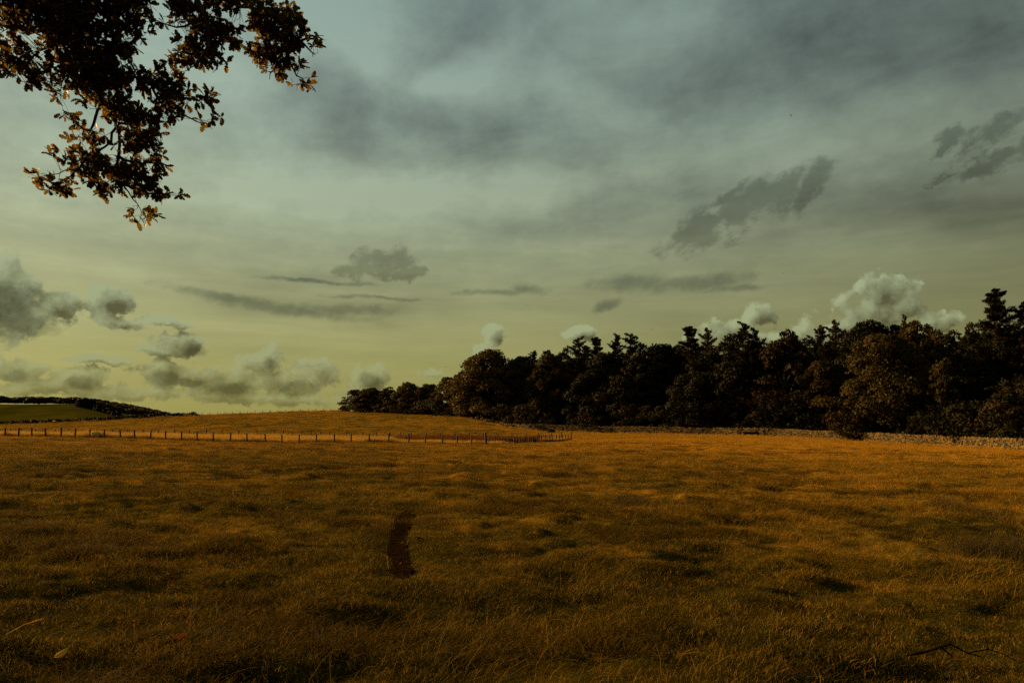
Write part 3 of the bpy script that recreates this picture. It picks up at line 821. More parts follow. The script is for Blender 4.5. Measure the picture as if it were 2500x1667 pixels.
# coping of upright slabs
s = 0.1; ncope = 0
while s < LW - 6:
    ln = rg.uniform(0.14, 0.36); fall = max(0.0, (s - (LW - 16)) / 16)
    if rg.random() > 0.03 + fall * 0.7:
        topz = 1.24 * (1 - 0.6 * fall) + 0.05 * math.sin(s * 0.23) + 0.04 * math.sin(s * 0.71)
        v = stone_verts(s + ln / 2, footz(s) + topz, ln * 0.92, rg.uniform(0.2, 0.36), 0.46, rg, 0, rg.normal(0, 0.15))
        if 7.0 < s < 34 and ncope < 125:
            c0 = np.mean(v, axis=0); me = mesh('coping_stone', np.array(v) - c0, BF, mat=M_stone)
            o_ = obj('coping_stone', me, wall); o_.location = Vector(c0) - wall.location; ncope += 1
        else: G.add(v, BF, rg.random())
    s += ln
o_ = obj('stonework', G.mesh('stonework', M_stone), wall); o_.location = -wall.location; o_['kind'] = 'stuff'
# rubble where the wall has fallen
G = Geo()
for i in range(60):
    px = rg.uniform(1150, 1215); d = 181 + (1215 - px) * 0.16 + rg.normal(0, .6); x, y = XY(px, d); z = h1(x, y)
    s_ = rg.uniform(0.15, 0.4); m_ = Matrix.Rotation(rg.uniform(0, 6), 3, Vector(unit(rg, 1)[0]))
    G.add([Vector((x, y, z + rg.uniform(0, 0.9) * (1 if 1162 < px < 1182 else .3))) + m_ @ Vector((a * s_, b * s_ * .7, c * s_ * .5)) for c in (-1, 1) for a, b in ((-1, -1), (1, -1), (1, 1), (-1, 1))],
          [(3, 2, 1, 0), (4, 5, 6, 7), (0, 1, 5, 4), (1, 2, 6, 5), (2, 3, 7, 6), (3, 0, 4, 7)], rg.random())
tag(obj('fallen_stones', G.mesh('fallen_stones', M_stone)), 'heap of fallen stones at the broken left end of the wall', 'rubble', kind='stuff')
plant('h1', 2083, wd(2083) - 0.6, height=2.3, width=60, col=DKGREEN, label='dark bush hanging over the sunlit wall onto the field', cat='shrub')
# low dark lump at the wall foot and the plank on the wall
x, y = XY(1346, 160); G = Geo()
m_ = bpy.data.meshes.new('boulder')
import bmesh
bm = bmesh.new(); bmesh.ops.create_icosphere(bm, subdivisions=2, radius=1)
for v_ in bm.verts: v_.co = Vector((v_.co.x * 1.0, v_.co.y * .6, v_.co.z * .5)) * (1 + 0.25 * float(fbm(np.array([v_.co.x * 2 + 5]), np.array([v_.co.y * 2 + v_.co.z * 3]), 3)[0]))
bm.to_mesh(m_); bm.free(); m_.materials.append(M_rush)
tag(obj('boulder', m_, loc=(x, y, h1(x, y) + 0.25)), 'small dark lump lying in front of the shaded wall', 'boulder')
sP = float(np.interp(2053, [p for p, _ in WALL[::-1]], seg[::-1])); c0 = wall_at(sP); G = Geo()
zt = footz(sP) + 1.42
G.add([(a, b, c) for c in (0, .06) for a, b in ((-.55, -.1), (.55, -.1), (.55, .1), (-.55, .1))], [(3, 2, 1, 0), (4, 5, 6, 7), (0, 1, 5, 4), (1, 2, 6, 5), (2, 3, 7, 6), (3, 0, 4, 7)])
pk = obj('plank', G.mesh('plank', M_stone), loc=(c0[0], c0[1], zt + 0.30)); pk.rotation_euler = (0, R(28), R(-35))
tag(pk, 'short pale plank tilted on top of the sunlit wall', 'plank')

# ================================================================ fences
def post_mesh(r, h):
    g_ = Geo(); g_.tube([(0, 0, -0.4), (0, 0, h * 0.5), (0, 0, h - 0.03), (0, 0, h)], [r, r * .97, r * .94, r * .7], 8)
    return g_.mesh('post', M_post)
PM = [post_mesh(0.095, 1.15), post_mesh(0.08, 1.1), post_mesh(0.16, 1.55), post_mesh(0.10, 1.35)]
def fence(name, label, posts, wires, group=None):
    """posts: (px, d, mesh index, tilt); wires: heights"""
    x0, y0 = XY(*posts[0][:2]); z0 = h1(x0, y0)
    root = tag(empty(name, (x0, y0, z0)), label, 'fence', group)
    tops = []
    for px, d, k, tilt in posts:
        x, y = XY(px, d); z = h1(x, y)
        p = obj('post', PM[k], root); p.location = (x - x0, y - y0, z - z0)
        p.rotation_euler = (random.gauss(0, 0.03), tilt + random.gauss(0, 0.025), random.uniform(0, 6)); p.scale = (1, 1, random.uniform(0.94, 1.05))
        tops.append((x - x0, y - y0, z - z0))
    for wh in wires:
        g_ = Geo()
        for a, b in zip(tops[:-1], tops[1:]):
            pa, pb = Vector(a) + Vector((0, -0.08, wh)), Vector(b) + Vector((0, -0.08, wh))
            g_.tube([pa, pa.lerp(pb, .5) - Vector((0, 0, 0.015)), pb], 0.006, 4, cap=False)
        obj('wire', g_.mesh('wire', M_wire), root)
    return root
def dn(px): return float(np.interp(px, [-80, 0, 350, 690, 1000, 1187], [79.5, 80, 82, 84, 85, 87]))
near_px = [-60, -25, 12, 45, 78, 111, 149, 183, 219, 254, 295, 329, 367, 404, 443, 481, 521, 562, 603, 648, 688, 730, 773, 816, 857, 902, 949, 998, 1038, 1080, 1116, 1151, 1187]
fence('field_fence', 'post and wire fence in front of the tall dry grass', [(p, dn(p), 2 if p == 1187 else 0, {295: -0.16, 1038: -0.17, 1151: -0.05}.get(p, 0)) for p in near_px], (0.35, 0.7, 1.0))
side_px = [1194, 1208, 1226, 1241, 1255, 1269, 1281, 1292, 1301, 1312, 1322, 1331, 1341, 1349, 1358, 1366, 1373, 1380, 1387, 1395]
fence('side_fence', 'fence end turning away from the camera towards the wall', [(p, float(np.interp(p, [1187, 1395], [88, 113])), 3 if p == 1395 else 1, 0) for p in side_px], (0.35, 0.7, 1.0))
back_px = [-45, -8, 27, 51, 87, 104, 135, 167, 199, 237, 274, 312, 350, 387, 426, 463, 503, 542, 583, 627, 670, 691, 715, 737, 759, 783, 805, 845, 885, 920, 952, 977, 1004, 1040, 1075, 1110, 1145, 1180, 1215, 1250, 1285, 1315, 1345, 1370]
fence('back_fence', 'row of post tops behind the tall dry grass', [(p, float(np.interp(p, [0, 700, 1000, 1395], [118, 118, 117, 113.5])), 3, 0) for p in back_px], (0.7, 1.15))
cr_px = list(np.arange(-80, 850, 18.5))
fence('crest_fence', 'thin fence along the grassy crest against the sky', [(p, crest(p), 1, 0) for p in cr_px], (0.5, 1.02))

# ================================================================ sheep
M_sheep, t, o = newmat('fleece_and_skin')
P = opos(t); x, y, z = sep(t, P)
n_ = noise(t, P, 16, 5, 0.65)
face = x.ss(0.60, 0.66).max(1.0 - z.ss(0.28, 0.36))
surf(t, o, mix(t, face, mix(t, n_.ss(.3, .7), (0.46, 0.32, 0.10), (0.60, 0.44, 0.16)), (0.10, 0.05, 0.02)), 0.95, bump=n_, bstr=1.0, bdist=0.05, spec=0.0)
def sheep(px, d, label, lying=False, rz=0.0, sc=1.0):
    g_ = Geo(); lo = -0.28 if lying else 0.0
    # barrel, neck and head as one loft, then the legs; a voxel skin fuses them into one body
    body = [(-.66, .60, .04), (-.62, .62, .17), (-.50, .64, .255), (-.25, .64, .30), (.0, .63, .305), (.25, .64, .285), (.40, .63, .235), (.50, .60, .17)]
    head = [(.44, .62, .17), (.56, .56, .125), (.66, .42, .10), (.73, .28, .085), (.79, .16, .06), (.81, .11, .045)] if not lying else [(.44, .66, .17), (.54, .78, .12), (.60, .88, .10), (.70, .90, .085), (.82, .86, .055), (.86, .84, .04)]
    g_.tube([(x, 0, z + lo) for x, z, _ in body], [r for *_, r in body], 14)
    g_.tube([(x, 0, z + lo) for x, z, _ in head], [r for *_, r in head], 10)
    g_.tube([(-.62, 0, .66 + lo), (-.70, 0, .56 + lo), (-.72, 0, .44 + lo)], [.06, .05, .03], 6)
    for s_ in (-1, 1):
        if lying:
            g_.tube([(.34, s_ * .18, .22), (.52, s_ * .2, .09), (.40, s_ * .22, .05)], [.08, .05, .045], 6); g_.tube([(-.40, s_ * .2, .22), (-.20, s_ * .28, .12), (-.10, s_ * .30, .05)], [.13, .08, .045], 6)
        else:
            g_.tube([(.36, s_ * .13, .55), (.37, s_ * .135, .36), (.36, s_ * .135, .20), (.36, s_ * .135, .0)], [.10, .065, .045, .042], 8)
            g_.tube([(-.44, s_ * .14, .58), (-.37, s_ * .145, .40), (-.47, s_ * .145, .24), (-.45, s_ * .145, .0)], [.15, .09, .048, .042], 8)
        g_.tube([(head[3][0] - .06, s_ * .06, head[3][1] + lo + .06), (head[3][0] - .08, s_ * .17, head[3][1] + lo + .05)], [.035, .02], 6)
    x, y = XY(px, d); o = obj('sheep', g_.mesh('sheep', M_sheep, True), loc=(x, y, h1(x, y) + 0.04)); o.rotation_euler = (0, 0, rz); o.scale = (sc,) * 3
    rm = o.modifiers.new('fuse', 'REMESH'); rm.mode = 'VOXEL'; rm.voxel_size = 0.028; rm.use_smooth_shade = True
    sm = o.modifiers.new('smooth', 'SMOOTH'); sm.iterations = 4
    return tag(o, label, 'sheep', 'sheep on the pasture')
sheep(235, 77.0, 'pale woolly sheep grazing in front of the post fence', sc=0.86)
sheep(133, 219.0, 'tiny pale sheep lying below the crest hedge', True, 2.8, 1.1)
sheep(65, 130.0, 'small pale sheep seen through the dry grass behind the fence', False, 3.3, 1.0)

# ================================================================ birds
M_bird, t, o = newmat('dark_plumage'); n_ = noise(t, opos(t), 20, 2)
surf(t, o, mix(t, n_, (0.012, 0.011, 0.01), (0.03, 0.026, 0.022)), 0.6)
def bird(px, py, d, label, span, flap, rz, roll=0.0):
    g_ = Geo()
    g_.tube([(0, .24, 0), (0, .19, .005), (0, .13, .01), (0, 0, 0), (0, -.12, 0), (0, -.24, .0)], [.005, .028, .03, .05, .03, .03], 7)
    for s_ in (-1, 1):
        w_ = [(s_ * .03, .07, .01), (s_ * .35, .10, .01 + flap * .35), (s_ * .75, -.03, .01 + flap * .45), (s_ * .34, -.07, flap * .33), (s_ * .03, -.08, .01)]
        v_ = [(a, b, c + e) for e in (-.006, .006) for a, b, c in w_]
        g_.add(v_, [(0, 1, 2, 3, 4), (9, 8, 7, 6, 5)] + [(i, (i + 1) % 5, 5 + (i + 1) % 5, 5 + i) for i in range(5)])
    o = obj('bird', g_.mesh('bird', M_bird), loc=W(px, py, d)); o.rotation_euler = (0.1, roll, rz); o.scale = (span / 1.5,) * 3
    return tag(o, label, 'bird', 'birds in the sky')
bird(1931, 283, 95, 'dark bird high over the right of the wood, largest speck in the sky', 0.7, 0.5, 0.7, 0.4)
bird(1202, 409, 110, 'tiny dark bird high in mid sky', 0.45, 0.9, 0.3)
bird(1591, 805, 120, 'small bird gliding just above the conifer tops', 0.75, 0.05, 1.2)
bird(1290, 745, 120, 'small bird left of the little dark cloud', 0.6, 0.2, 0.4)
bird(1088, 896, 130, 'small bird near the left shoulder of the wood', 0.55, 0.8, 1.5)
bird(1390, 692, 130, 'tiny bird between the two level dark clouds', 0.4, 0.6, 0.2)
bird(1912, 667, 130, 'tiny bird left of the heaped white cloud', 0.5, 0.6, 2.2)
bird(303, 741, 130, 'tiny bird in front of the pale left cloud', 0.55, 1.0, 0.9)

# ================================================================ the overhanging oak
M_oak, t, o = newmat('oak_leaves')
r_ = (attr(t, 'rnd') + objrandom(t) * 0.6)._op('FRACT')
c = mix(t, r_, (0.018, 0.013, 0.003), (0.036, 0.021, 0.004))
surf(t, o, c, 0.55, 0.4, tcol=mix(t, r_, (0.14, 0.085, 0.007), (0.22, 0.115, 0.009)), spec=0.08)
OD = 8.5
TX, TY = -10.0, 4.6
oak = tag(empty('oak_tree', (TX, TY, h1(TX, TY))), 'oak reaching in from the left with leafy branches hanging at the top', 'tree')
OL = Vector(oak.location)
def OP(px, py, dd=0.0): return W(px, py, OD + dd)
g_ = Geo()
g_.tube([(0, 0, -.5), (0.05, 0, .4), (0, .1, 2), (.2, .1, 4.5), (.1, -.1, 8), (-.2, 0, 11.5)], [.85, .58, .48, .45, .34, .16], 12)
limbs = [[(.2, .1, 4.4), (1.6, .5, 6.6), OP(-60, -190) - OL, OP(140, -130) - OL], [(.15, 0, 6.4), (2.6, .6, 8.2), OP(260, -190) - OL, OP(420, -90) - OL],
         [(.1, 0, 5), (-2.4, -1.0, 7), (-4.8, -1.5, 9)], [(0, 0, 7), (-1, -3.0, 9), (-1.5, -5, 10)], [(0, 0, 8), (2, 3, 10.5), (3, 4.5, 12)], [(.1, 0, 9), (2.6, -2.0, 11), (4.4, -3, 12)], [(0, 0, 3.8), (-2.2, 3.2, 5.2), (-3.6, 7.5, 5.6)], [(0, 0, 5.6), (-1.5, 3, 7.4), (-2.6, 5.5, 9)]]
for l in limbs:
    g_.tube(l, [.22, .16, .11, .07][:len(l)] if len(l) == 4 else [.2, .13, .05], 8, cap=False)
obj('trunk', g_.mesh('trunk', M_bark, True), oak)
BR = [[(140, -130), (175, -40), (190, 60), (192, 143), (228, 200), (250, 257), (282, 300), (288, 380), (300, 450), (335, 500), (352, 545)],
      [(175, -40), (110, 30), (40, 60), (-30, 90)], [(190, 60), (120, 110), (60, 150), (30, 190)], [(192, 143), (160, 190), (145, 225)], [(175, -40), (250, 10), (310, 50), (345, 90)],
      [(190, 143), (260, 120), (300, 130)], [(228, 200), (300, 190), (370, 195), (430, 230), (490, 235), (540, 232)], [(370, 195), (400, 262), (450, 285), (500, 300), (540, 285)],
      [(250, 257), (218, 320), (170, 290), (152, 268)], [(282, 300), (270, 345), (215, 380), (140, 425), (85, 435)], [(215, 380), (150, 450)], [(288, 380), (350, 400), (395, 345)], [(300, 450), (380, 470), (435, 478)], [(282, 300), (340, 310)],
      [(420, -90), (470, -20), (500, 40), (505, 110), (480, 160), (450, 175)], [(500, 40), (430, 70), (370, 45)], [(505, 110), (540, 100), (565, 75)], [(505, 110), (530, 160), (520, 178)], [(480, 130), (430, 130)],
      [(420, -90), (540, -30), (620, 20), (670, 70), (730, 100), (775, 92), (785, 120)], [(670, 70), (650, 120), (630, 145)], [(670, 70), (700, 140), (735, 195), (765, 220)], [(700, 140), (665, 170), (658, 195)], [(620, 20), (580, 20)], [(730, 100), (770, 135)]]
SK = []      # skeleton points of the hanging branches
g_ = Geo(); rg = np.random.default_rng(12)
for bi, b in enumerate(BR):
    dd = rg.normal(0, 0.25); pts = []
    for i, p in enumerate(b):
        pts.append(OP(p[0], p[1], dd * min(1, i / 2.0)) - OL)
    fine = []
    for i in range(len(pts) - 1):
        p0, p1, p2, p3 = pts[max(i - 1, 0)], pts[i], pts[i + 1], pts[min(i + 2, len(pts) - 1)]
        for u in (0, .33, .67):
            fine.append(0.5 * (2 * p1 + (p2 - p0) * u + (2 * p0 - 5 * p1 + 4 * p2 - p3) * u * u + (3 * p1 - p0 - 3 * p2 + p3) * u ** 3) + Vector(rg.normal(0, .012, 3) if i + u else (0, 0, 0)))
    pts = fine + [pts[-1]]
    r0 = 0.05 if bi in (0, 14, 19) else 0.02
    rr = [max(0.0035, r0 * (1 - i / (len(pts) - 0.6))) for i in range(len(pts))]
    g_.tube(pts, rr, 6, cap=False)
    for a_, b_ in zip(pts[:-1], pts[1:]):
        for k in range(4): SK.append(a_.lerp(b_, k / 4))
branch = obj('branch', g_.mesh('branch', M_bark, True), oak)
SKA = np.array([tuple(p) for p in SK])
lt = [(0, .018), (.10, .03), (.20, .13), (.29, .085), (.42, .24), (.52, .13), (.66, .28), (.76, .16), (.88, .19), (.96, .08), (1, .0)]
leafV = []
for u, w_ in lt: leafV += [(-w_, u, 0.10 * abs(w_) * 2), (0, u, 0), (w_, u, 0.10 * abs(w_) * 2)]
leafV = np.array(leafV); leafV[:, 2] -= 0.18 * leafV[:, 1] ** 2
leafF = []
for i in range(len(lt) - 1):
    for k in (0, 1): leafF.append((3 * i + k, 3 * i + k + 1, 3 * i + k + 4, 3 * i + k + 3))
leafM = mesh('leaf', leafV, leafF, {'rnd': np.zeros(len(leafV))}, True, M_oak)
blobs = [(60, 30, 95, 62, 2.2), (170, 50, 85, 95, 2.6), (280, 30, 85, 52, 2.2), (335, 65, 40, 32, 1.4), (200, 150, 95, 70, 2.4), (60, 150, 70, 45, 1.5), (85, 188, 42, 25, 1.7), (15, 110, 40, 55, 1.0), (290, 120, 55, 40, 1.7), (150, 222, 24, 24, 1.3), (240, 205, 60, 60, 2.2), (300, 190, 60, 35, 2.0), (385, 195, 62, 35, 2.0), (420, 240, 52, 38, 1.9), (400, 275, 45, 26, 1.5), (500, 238, 42, 26, 1.2), (512, 298, 40, 24, .7), (300, 270, 52, 40, 2.4), (345, 330, 52, 62, 2.2), (175, 285, 34, 26, .9), (225, 345, 60, 36, .9), (170, 390, 52, 32, 1.3), (92, 438, 22, 22, 1.2), (150, 455, 42, 24, 1.5), (250, 410, 70, 42, 1.6), (335, 430, 62, 50, 2.3), (385, 395, 28, 40, 1.5), (255, 462, 40, 20, 1.4), (385, 472, 40, 18, 1.5), (428, 478, 18, 14, 1.0), (335, 505, 14, 14, .8), (350, 532, 36, 20, 1.1),
         (450, 20, 48, 32, 1.7), (500, 60, 52, 60, 2.2), (482, 122, 60, 42, 2.2), (400, 55, 36, 15, 1.0), (440, 145, 36, 25, 1.4), (545, 80, 45, 32, 1.9), (522, 150, 36, 25, 1.5), (575, 5, 60, 24, 1.4), (640, 45, 50, 48, 2.1), (695, 60, 52, 52, 2.3), (665, 122, 60, 36, 2.2), (722, 95, 36, 26, 1.4), (768, 108, 22, 28, .9), (702, 160, 42, 26, 1.6), (740, 203, 30, 22, 1.1), (620, 132, 30, 20, 1.2), (660, 178, 18, 20, 1.0), (20, -20, 120, 40, 1.5), (220, -20, 120, 40, 1.5), (500, -25, 110, 35, 1.3), (340, 0, 50, 30, 1.4)]
LV, LF, LR, tw = [], [], [], Geo(); leaf_i = []
nl = 0
for bx, by, rx, ry, dens in blobs:
    for k in range(max(2, int(math.pi * rx * ry / 330 * dens))):
        v_ = unit(rg, 1)[0] * rg.random() ** 0.45
        c_ = np.array(OP(bx + v_[0] * rx, by + v_[1] * ry, v_[2] * min(rx, ry) * OD / FX * 1.2) - OL)
        near = SKA[np.argmin(((SKA - c_) ** 2).sum(1) + rg.random(len(SKA)) * 0.02)]
        d_ = c_ - near; L_ = np.linalg.norm(d_) + 1e-6
        mid = near + d_ * 0.5 + rg.normal(0, 0.03, 3)
        tw.tube([near, mid, c_], [.0045, .003, .0015], 3, cap=False)
        ax = d_ / L_ + np.array([0, 0, -0.25])
        for j in range(rg.integers(4, 8)):
            y_ = ax * 0.8 + unit(rg, 1)[0] * 1.1; y_ /= np.linalg.norm(y_)
            z_ = np.cross(y_, unit(rg, 1)[0]) + np.array([0, 0, .5]); x_ = np.cross(y_, z_); x_ /= np.linalg.norm(x_); z_ = np.cross(x_, y_)
            leaf_i.append((c_, x_, y_, z_, rg.uniform(0.075, 0.125), abs(v_[0]) + abs(v_[1])))
order = np.argsort([-l[5] for l in leaf_i]); single = set(order[:300].tolist())
for i, (c_, x_, y_, z_, s_, _) in enumerate(leaf_i):
    if i in single:
        o_ = bpy.data.objects.new('leaf', leafM); COL.objects.link(o_); o_.parent = branch
        o_.matrix_local = Matrix(((x_[0] * s_, y_[0] * s_, z_[0] * s_, c_[0]), (x_[1] * s_, y_[1] * s_, z_[1] * s_, c_[1]), (x_[2] * s_, y_[2] * s_, z_[2] * s_, c_[2]), (0, 0, 0, 1)))
    else:
        LV.append(c_ + (leafV @ np.array([x_, y_, z_])) * s_); LR.append(np.full(len(leafV), rg.random())); LF.append(np.array(leafF) + nl * len(leafV)); nl += 1
o_ = obj('foliage', mesh('foliage', np.concatenate(LV), np.concatenate(LF), {'rnd': np.concatenate(LR)}, True, M_oak), oak); o_['kind'] = 'stuff'
obj('twig', tw.mesh('twig', M_bark), branch)
# the rest of the crown, above and left of the picture
P_ = []
for i in range(120):
    a, u = rg.random() * 6.283, rg.random(); rr = 6.5 * math.sin(math.pi * (0.12 + 0.85 * u)) ** 0.7 * rg.uniform(.55, 1.0)
    c_ = np.array([math.cos(a) * rr, math.sin(a) * rr, 5.2 + 9.5 * u]); n = 110
    dv = unit(rg, n); P_.append(c_ + dv * rg.uniform(0.7, 1.5) * rg.uniform(.5, 1.0, (n, 1)))
for i in range(20):       # unseen low boughs, added to throw dappled shade over the foreground
    c_ = np.array([rg.uniform(-6.5, -1.0), rg.uniform(0.5, 5.2), rg.uniform(3.0, 7.5)]); n = 70
    dv = unit(rg, n); P_.append(c_ + dv * rg.uniform(0.5, 1.2) * rg.uniform(.4, 1.0, (n, 1)))
P_ = np.concatenate(P_); Wd = P_ + np.array(OL)
vis = (Wd[:, 1] > 0.5) & (np.abs(Wd[:, 0]) < 0.80 * Wd[:, 1]) & (Wd[:, 2] < EYE + 0.655 * Wd[:, 1])
P_ = P_[~vis]; n = len(P_)
v, f, r_ = cards(P_, unit(rg, n), rg.uniform(.6, 1.2, n) * 0.125, rg, rg.random(n))
o_ = obj('crown', mesh('crown', v, f, {'rnd': r_}, mat=M_oak), oak); o_['kind'] = 'stuff'

# ================================================================ small things in the near grass
def gpos(px, py, lift=0.0):
    d = EYE * FX / (py - HZ)
    for _ in range(4):
        x, y = XY(px, d); z = h1(x, y); d = (EYE - z) * FX / (py - HZ)
    x, y = XY(px, d); return Vector((x, y, h1(x, y) + lift))
def leafmat(name, a, b, tr=0.3):
    m, t, o = newmat(name); n_ = noise(t, opos(t), 6, 3)
    surf(t, o, mix(t, n_, a, b), 0.8, tr, spec=0.03); return m
M_pale = leafmat('pale_dead_leaf', (0.60, 0.40, 0.06), (0.72, 0.50, 0.09), 0.5)
M_russet = leafmat('russet_dead_leaf', (0.09, 0.02, 0.004), (0.14, 0.04, 0.006))
M_twig = leafmat('dead_wood', (0.003, 0.002, 0.0015), (0.009, 0.006, 0.004), 0.01)
# curled pale leaf
nu, nv = 14, 9; V_ = []
for i in range(nu):
    u = i / (nu - 1); w_ = 0.24 * math.sin(math.pi * (0.06 + 0.94 * u) ** 0.8) + 0.01
    for j in range(nv):
        a = (j / (nv - 1) - 0.5) * 3.6; V_.append((u - .5 + .02 * math.cos(3 * a), math.sin(a) * w_ * .8, -math.cos(a) * w_ + 0.15 * math.sin(u * 3.1)))
F_ = [(i * nv + j, (i + 1) * nv + j, (i + 1) * nv + j + 1, i * nv + j + 1) for i in range(nu - 1) for j in range(nv - 1)]
pl = obj('fallen_leaf', mesh('fallen_leaf', V_, F_, None, True, M_pale), loc=gpos(152, 1624, 0.10)); pl.scale = (.115,) * 3; pl.rotation_euler = (R(200), R(-38), R(8))
tag(pl, 'pale yellow curled leaf lying in the grass at lower left', 'leaf')
# oak sprig with russet leaves
sp_ = tag(empty('oak_sprig', gpos(425, 1590, 0.05)), 'broken twig with russet oak leaves lying at lower left', 'twig')
g_ = Geo(); g_.tube([(-.16, -.03, -.02), (-.06, 0, .01), (.0, .0, .03), (.07, .01, .03)], [.004, .004, .003, .002], 5); obj('stem', g_.mesh('stem', M_twig), sp_)
lr_ = mesh('leaf', leafV, leafF, None, True, M_russet)
for k in range(11):
    l = obj('leaf', lr_, sp_); l.location = (rg.uniform(-.04, .07), rg.uniform(-.02, .02), .03); l.scale = (rg.uniform(.045, .075),) * 3
    l.rotation_euler = (rg.uniform(-.3, 1.3), rg.uniform(-1, 1), rg.uniform(0, 6.28))
# single russet leaves
for px, py in [(268, 1396), (240, 1394), (235, 1362), (352, 1426), (435, 1424), (406, 1424), (497, 1444), (93, 1446), (112, 1420), (548, 1395), (423, 1655), (365, 1712 - 60), (505, 1393), (2045, 1545), (2215, 1490), (2290, 1557), (2470, 1570), (2120, 1650), (2380, 1660), (975, 1388), (1840, 1480), (700, 1560), (1480, 1590)]:
    l = obj('fallen_leaf', lr_, loc=gpos(px, py, 0.06)); l.scale = (rg.uniform(.045, .07),) * 3; l.rotation_euler = (rg.uniform(0, 1.2), rg.uniform(-.8, .8), rg.uniform(0, 6.28))
    tag(l, 'small russet fallen leaf lying flat in the near grass', 'leaf', 'scattered russet leaves')
# bare fallen branch, lower right
def bp(zx, zy): return (1900 + zx / 3.76, 1250 + zy / 3.76)
br = tag(empty('fallen_branch', gpos(*bp(1180, 1420))), 'bare dark fallen branch with forked twigs at lower right', 'branch')
for nm, pl_, r_ in [('stem', [(1180, 1415), (1300, 1390), (1400, 1365), (1490, 1330), (1580, 1302), (1660, 1345), (1740, 1390), (1860, 1425)], .009), ('twig', [(1490, 1335), (1550, 1380), (1600, 1425)], .007), ('twig', [(1740, 1388), (1820, 1370), (1930, 1352), (2050, 1390), (2180, 1440)], .006), ('twig', [(1930, 1352), (1900, 1230), (1880, 1120)], .004)]:
    g_ = Geo(); pp = [gpos(*bp(a, 1420), 0.08) + Vector((0, 0, (1420 - b) / 3.76 * 4.6 / FX)) - br.location for a, b in pl_]
    g_.tube(pp, [r_ * (1 - .6 * i / len(pp)) for i in range(len(pp))], 6); obj(nm, g_.mesh(nm, M_twig, True), br)
# dry stalk lying at lower left
g_ = Geo(); a0, a1 = gpos(14, 1583, .10), gpos(102, 1560, .16); g_.tube([a0, a0.lerp(a1, .5) + Vector((0, 0, .02)), a1], [.0035, .003, .002], 5)
for k in range(14):
    p = a0.lerp(a1, .62 + .38 * k / 14) + Vector((0, 0, .01)); g_.tube([p, p + Vector((.02, rg.normal(0, .006), .008 + rg.normal(0, .005)))], [.004, .001], 4)
tag(obj('seed_stalk', g_.mesh('seed_stalk', M_pale)), 'bent pale grass stalk with a seed head at the left picture edge', 'grass stalk')
# dark clods
for k, (px, py, lab) in enumerate([(899, 1285, 'dark earth clod left of the bare rut'), (1024, 1319, 'dark earth clod just right of the bare rut'), (1150, 1325, 'dark earth clod further right of the bare rut')]):
    bm = bmesh.new(); bmesh.ops.create_icosphere(bm, subdivisions=3, radius=1)
    for v_ in bm.verts: v_.co *= 1 + 0.5 * float(fbm(np.array([v_.co.x * 1.7 + k * 9]), np.array([v_.co.y * 1.7 + v_.co.z * 2.3]), 4)[0])
    m_ = bpy.data.meshes.new('earth_clod'); bm.to_mesh(m_); bm.free(); m_.materials.append(M_soil)
    c_ = obj('earth_clod', m_, loc=gpos(px, py, .01)); c_.scale = (.05, .04, .035); tag(c_, lab, 'clod', 'earth clods by the rut')

# ================================================================ grass: blades in tufts, set out over the pasture
PROTOS = {}
def tuft(name, seed, blades, rad, lo, hi, width, lean, mat, segs=3, curl=0.6):
    r = np.random.default_rng(seed); V_, F_, Hh, Rn = [], [], [], []; b = 0
    for k in range(blades):
        a = r.random() * 6.283; p = np.array([math.cos(a), math.sin(a), 0]) * rad * math.sqrt(r.random())
        L = r.uniform(lo, hi); w_ = width * r.uniform(.6, 1.3); ph = r.random() * 6.283
        side = np.array([math.cos(ph), math.sin(ph), 0])
        out = np.array([r.normal(0, .65) + lean, r.normal(0, .65), 0]); rn = r.random()
        for s_ in range(segs + 1):
            u = s_ / segs; c_ = p + np.array([0, 0, L * u * (1 - 0.25 * curl * u)]) + out * L * u * u * curl
            ww = w_ * (1 - u) ** 0.7
            if s_ < segs: V_ += [c_ - side * ww / 2, c_ + side * ww / 2]; Hh += [u, u]; Rn += [rn, rn]
            else: V_.append(c_); Hh.append(1); Rn.append(rn)
        for s_ in range(segs - 1): F_.append((b + 2 * s_, b + 2 * s_ + 1, b + 2 * s_ + 3, b + 2 * s_ + 2))
        F_.append((b + 2 * segs - 2, b + 2 * segs - 1, b + 2 * segs)); b += 2 * segs + 1
    m = mesh(name, V_, F_, {'h': Hh, 'rnd': Rn}, False, mat)
    return bpy.data.objects.new(name, m)
def tuft_set(name, objs):
    c = bpy.data.collections.new(name)
    for o in objs: c.objects.link(o)
    return c
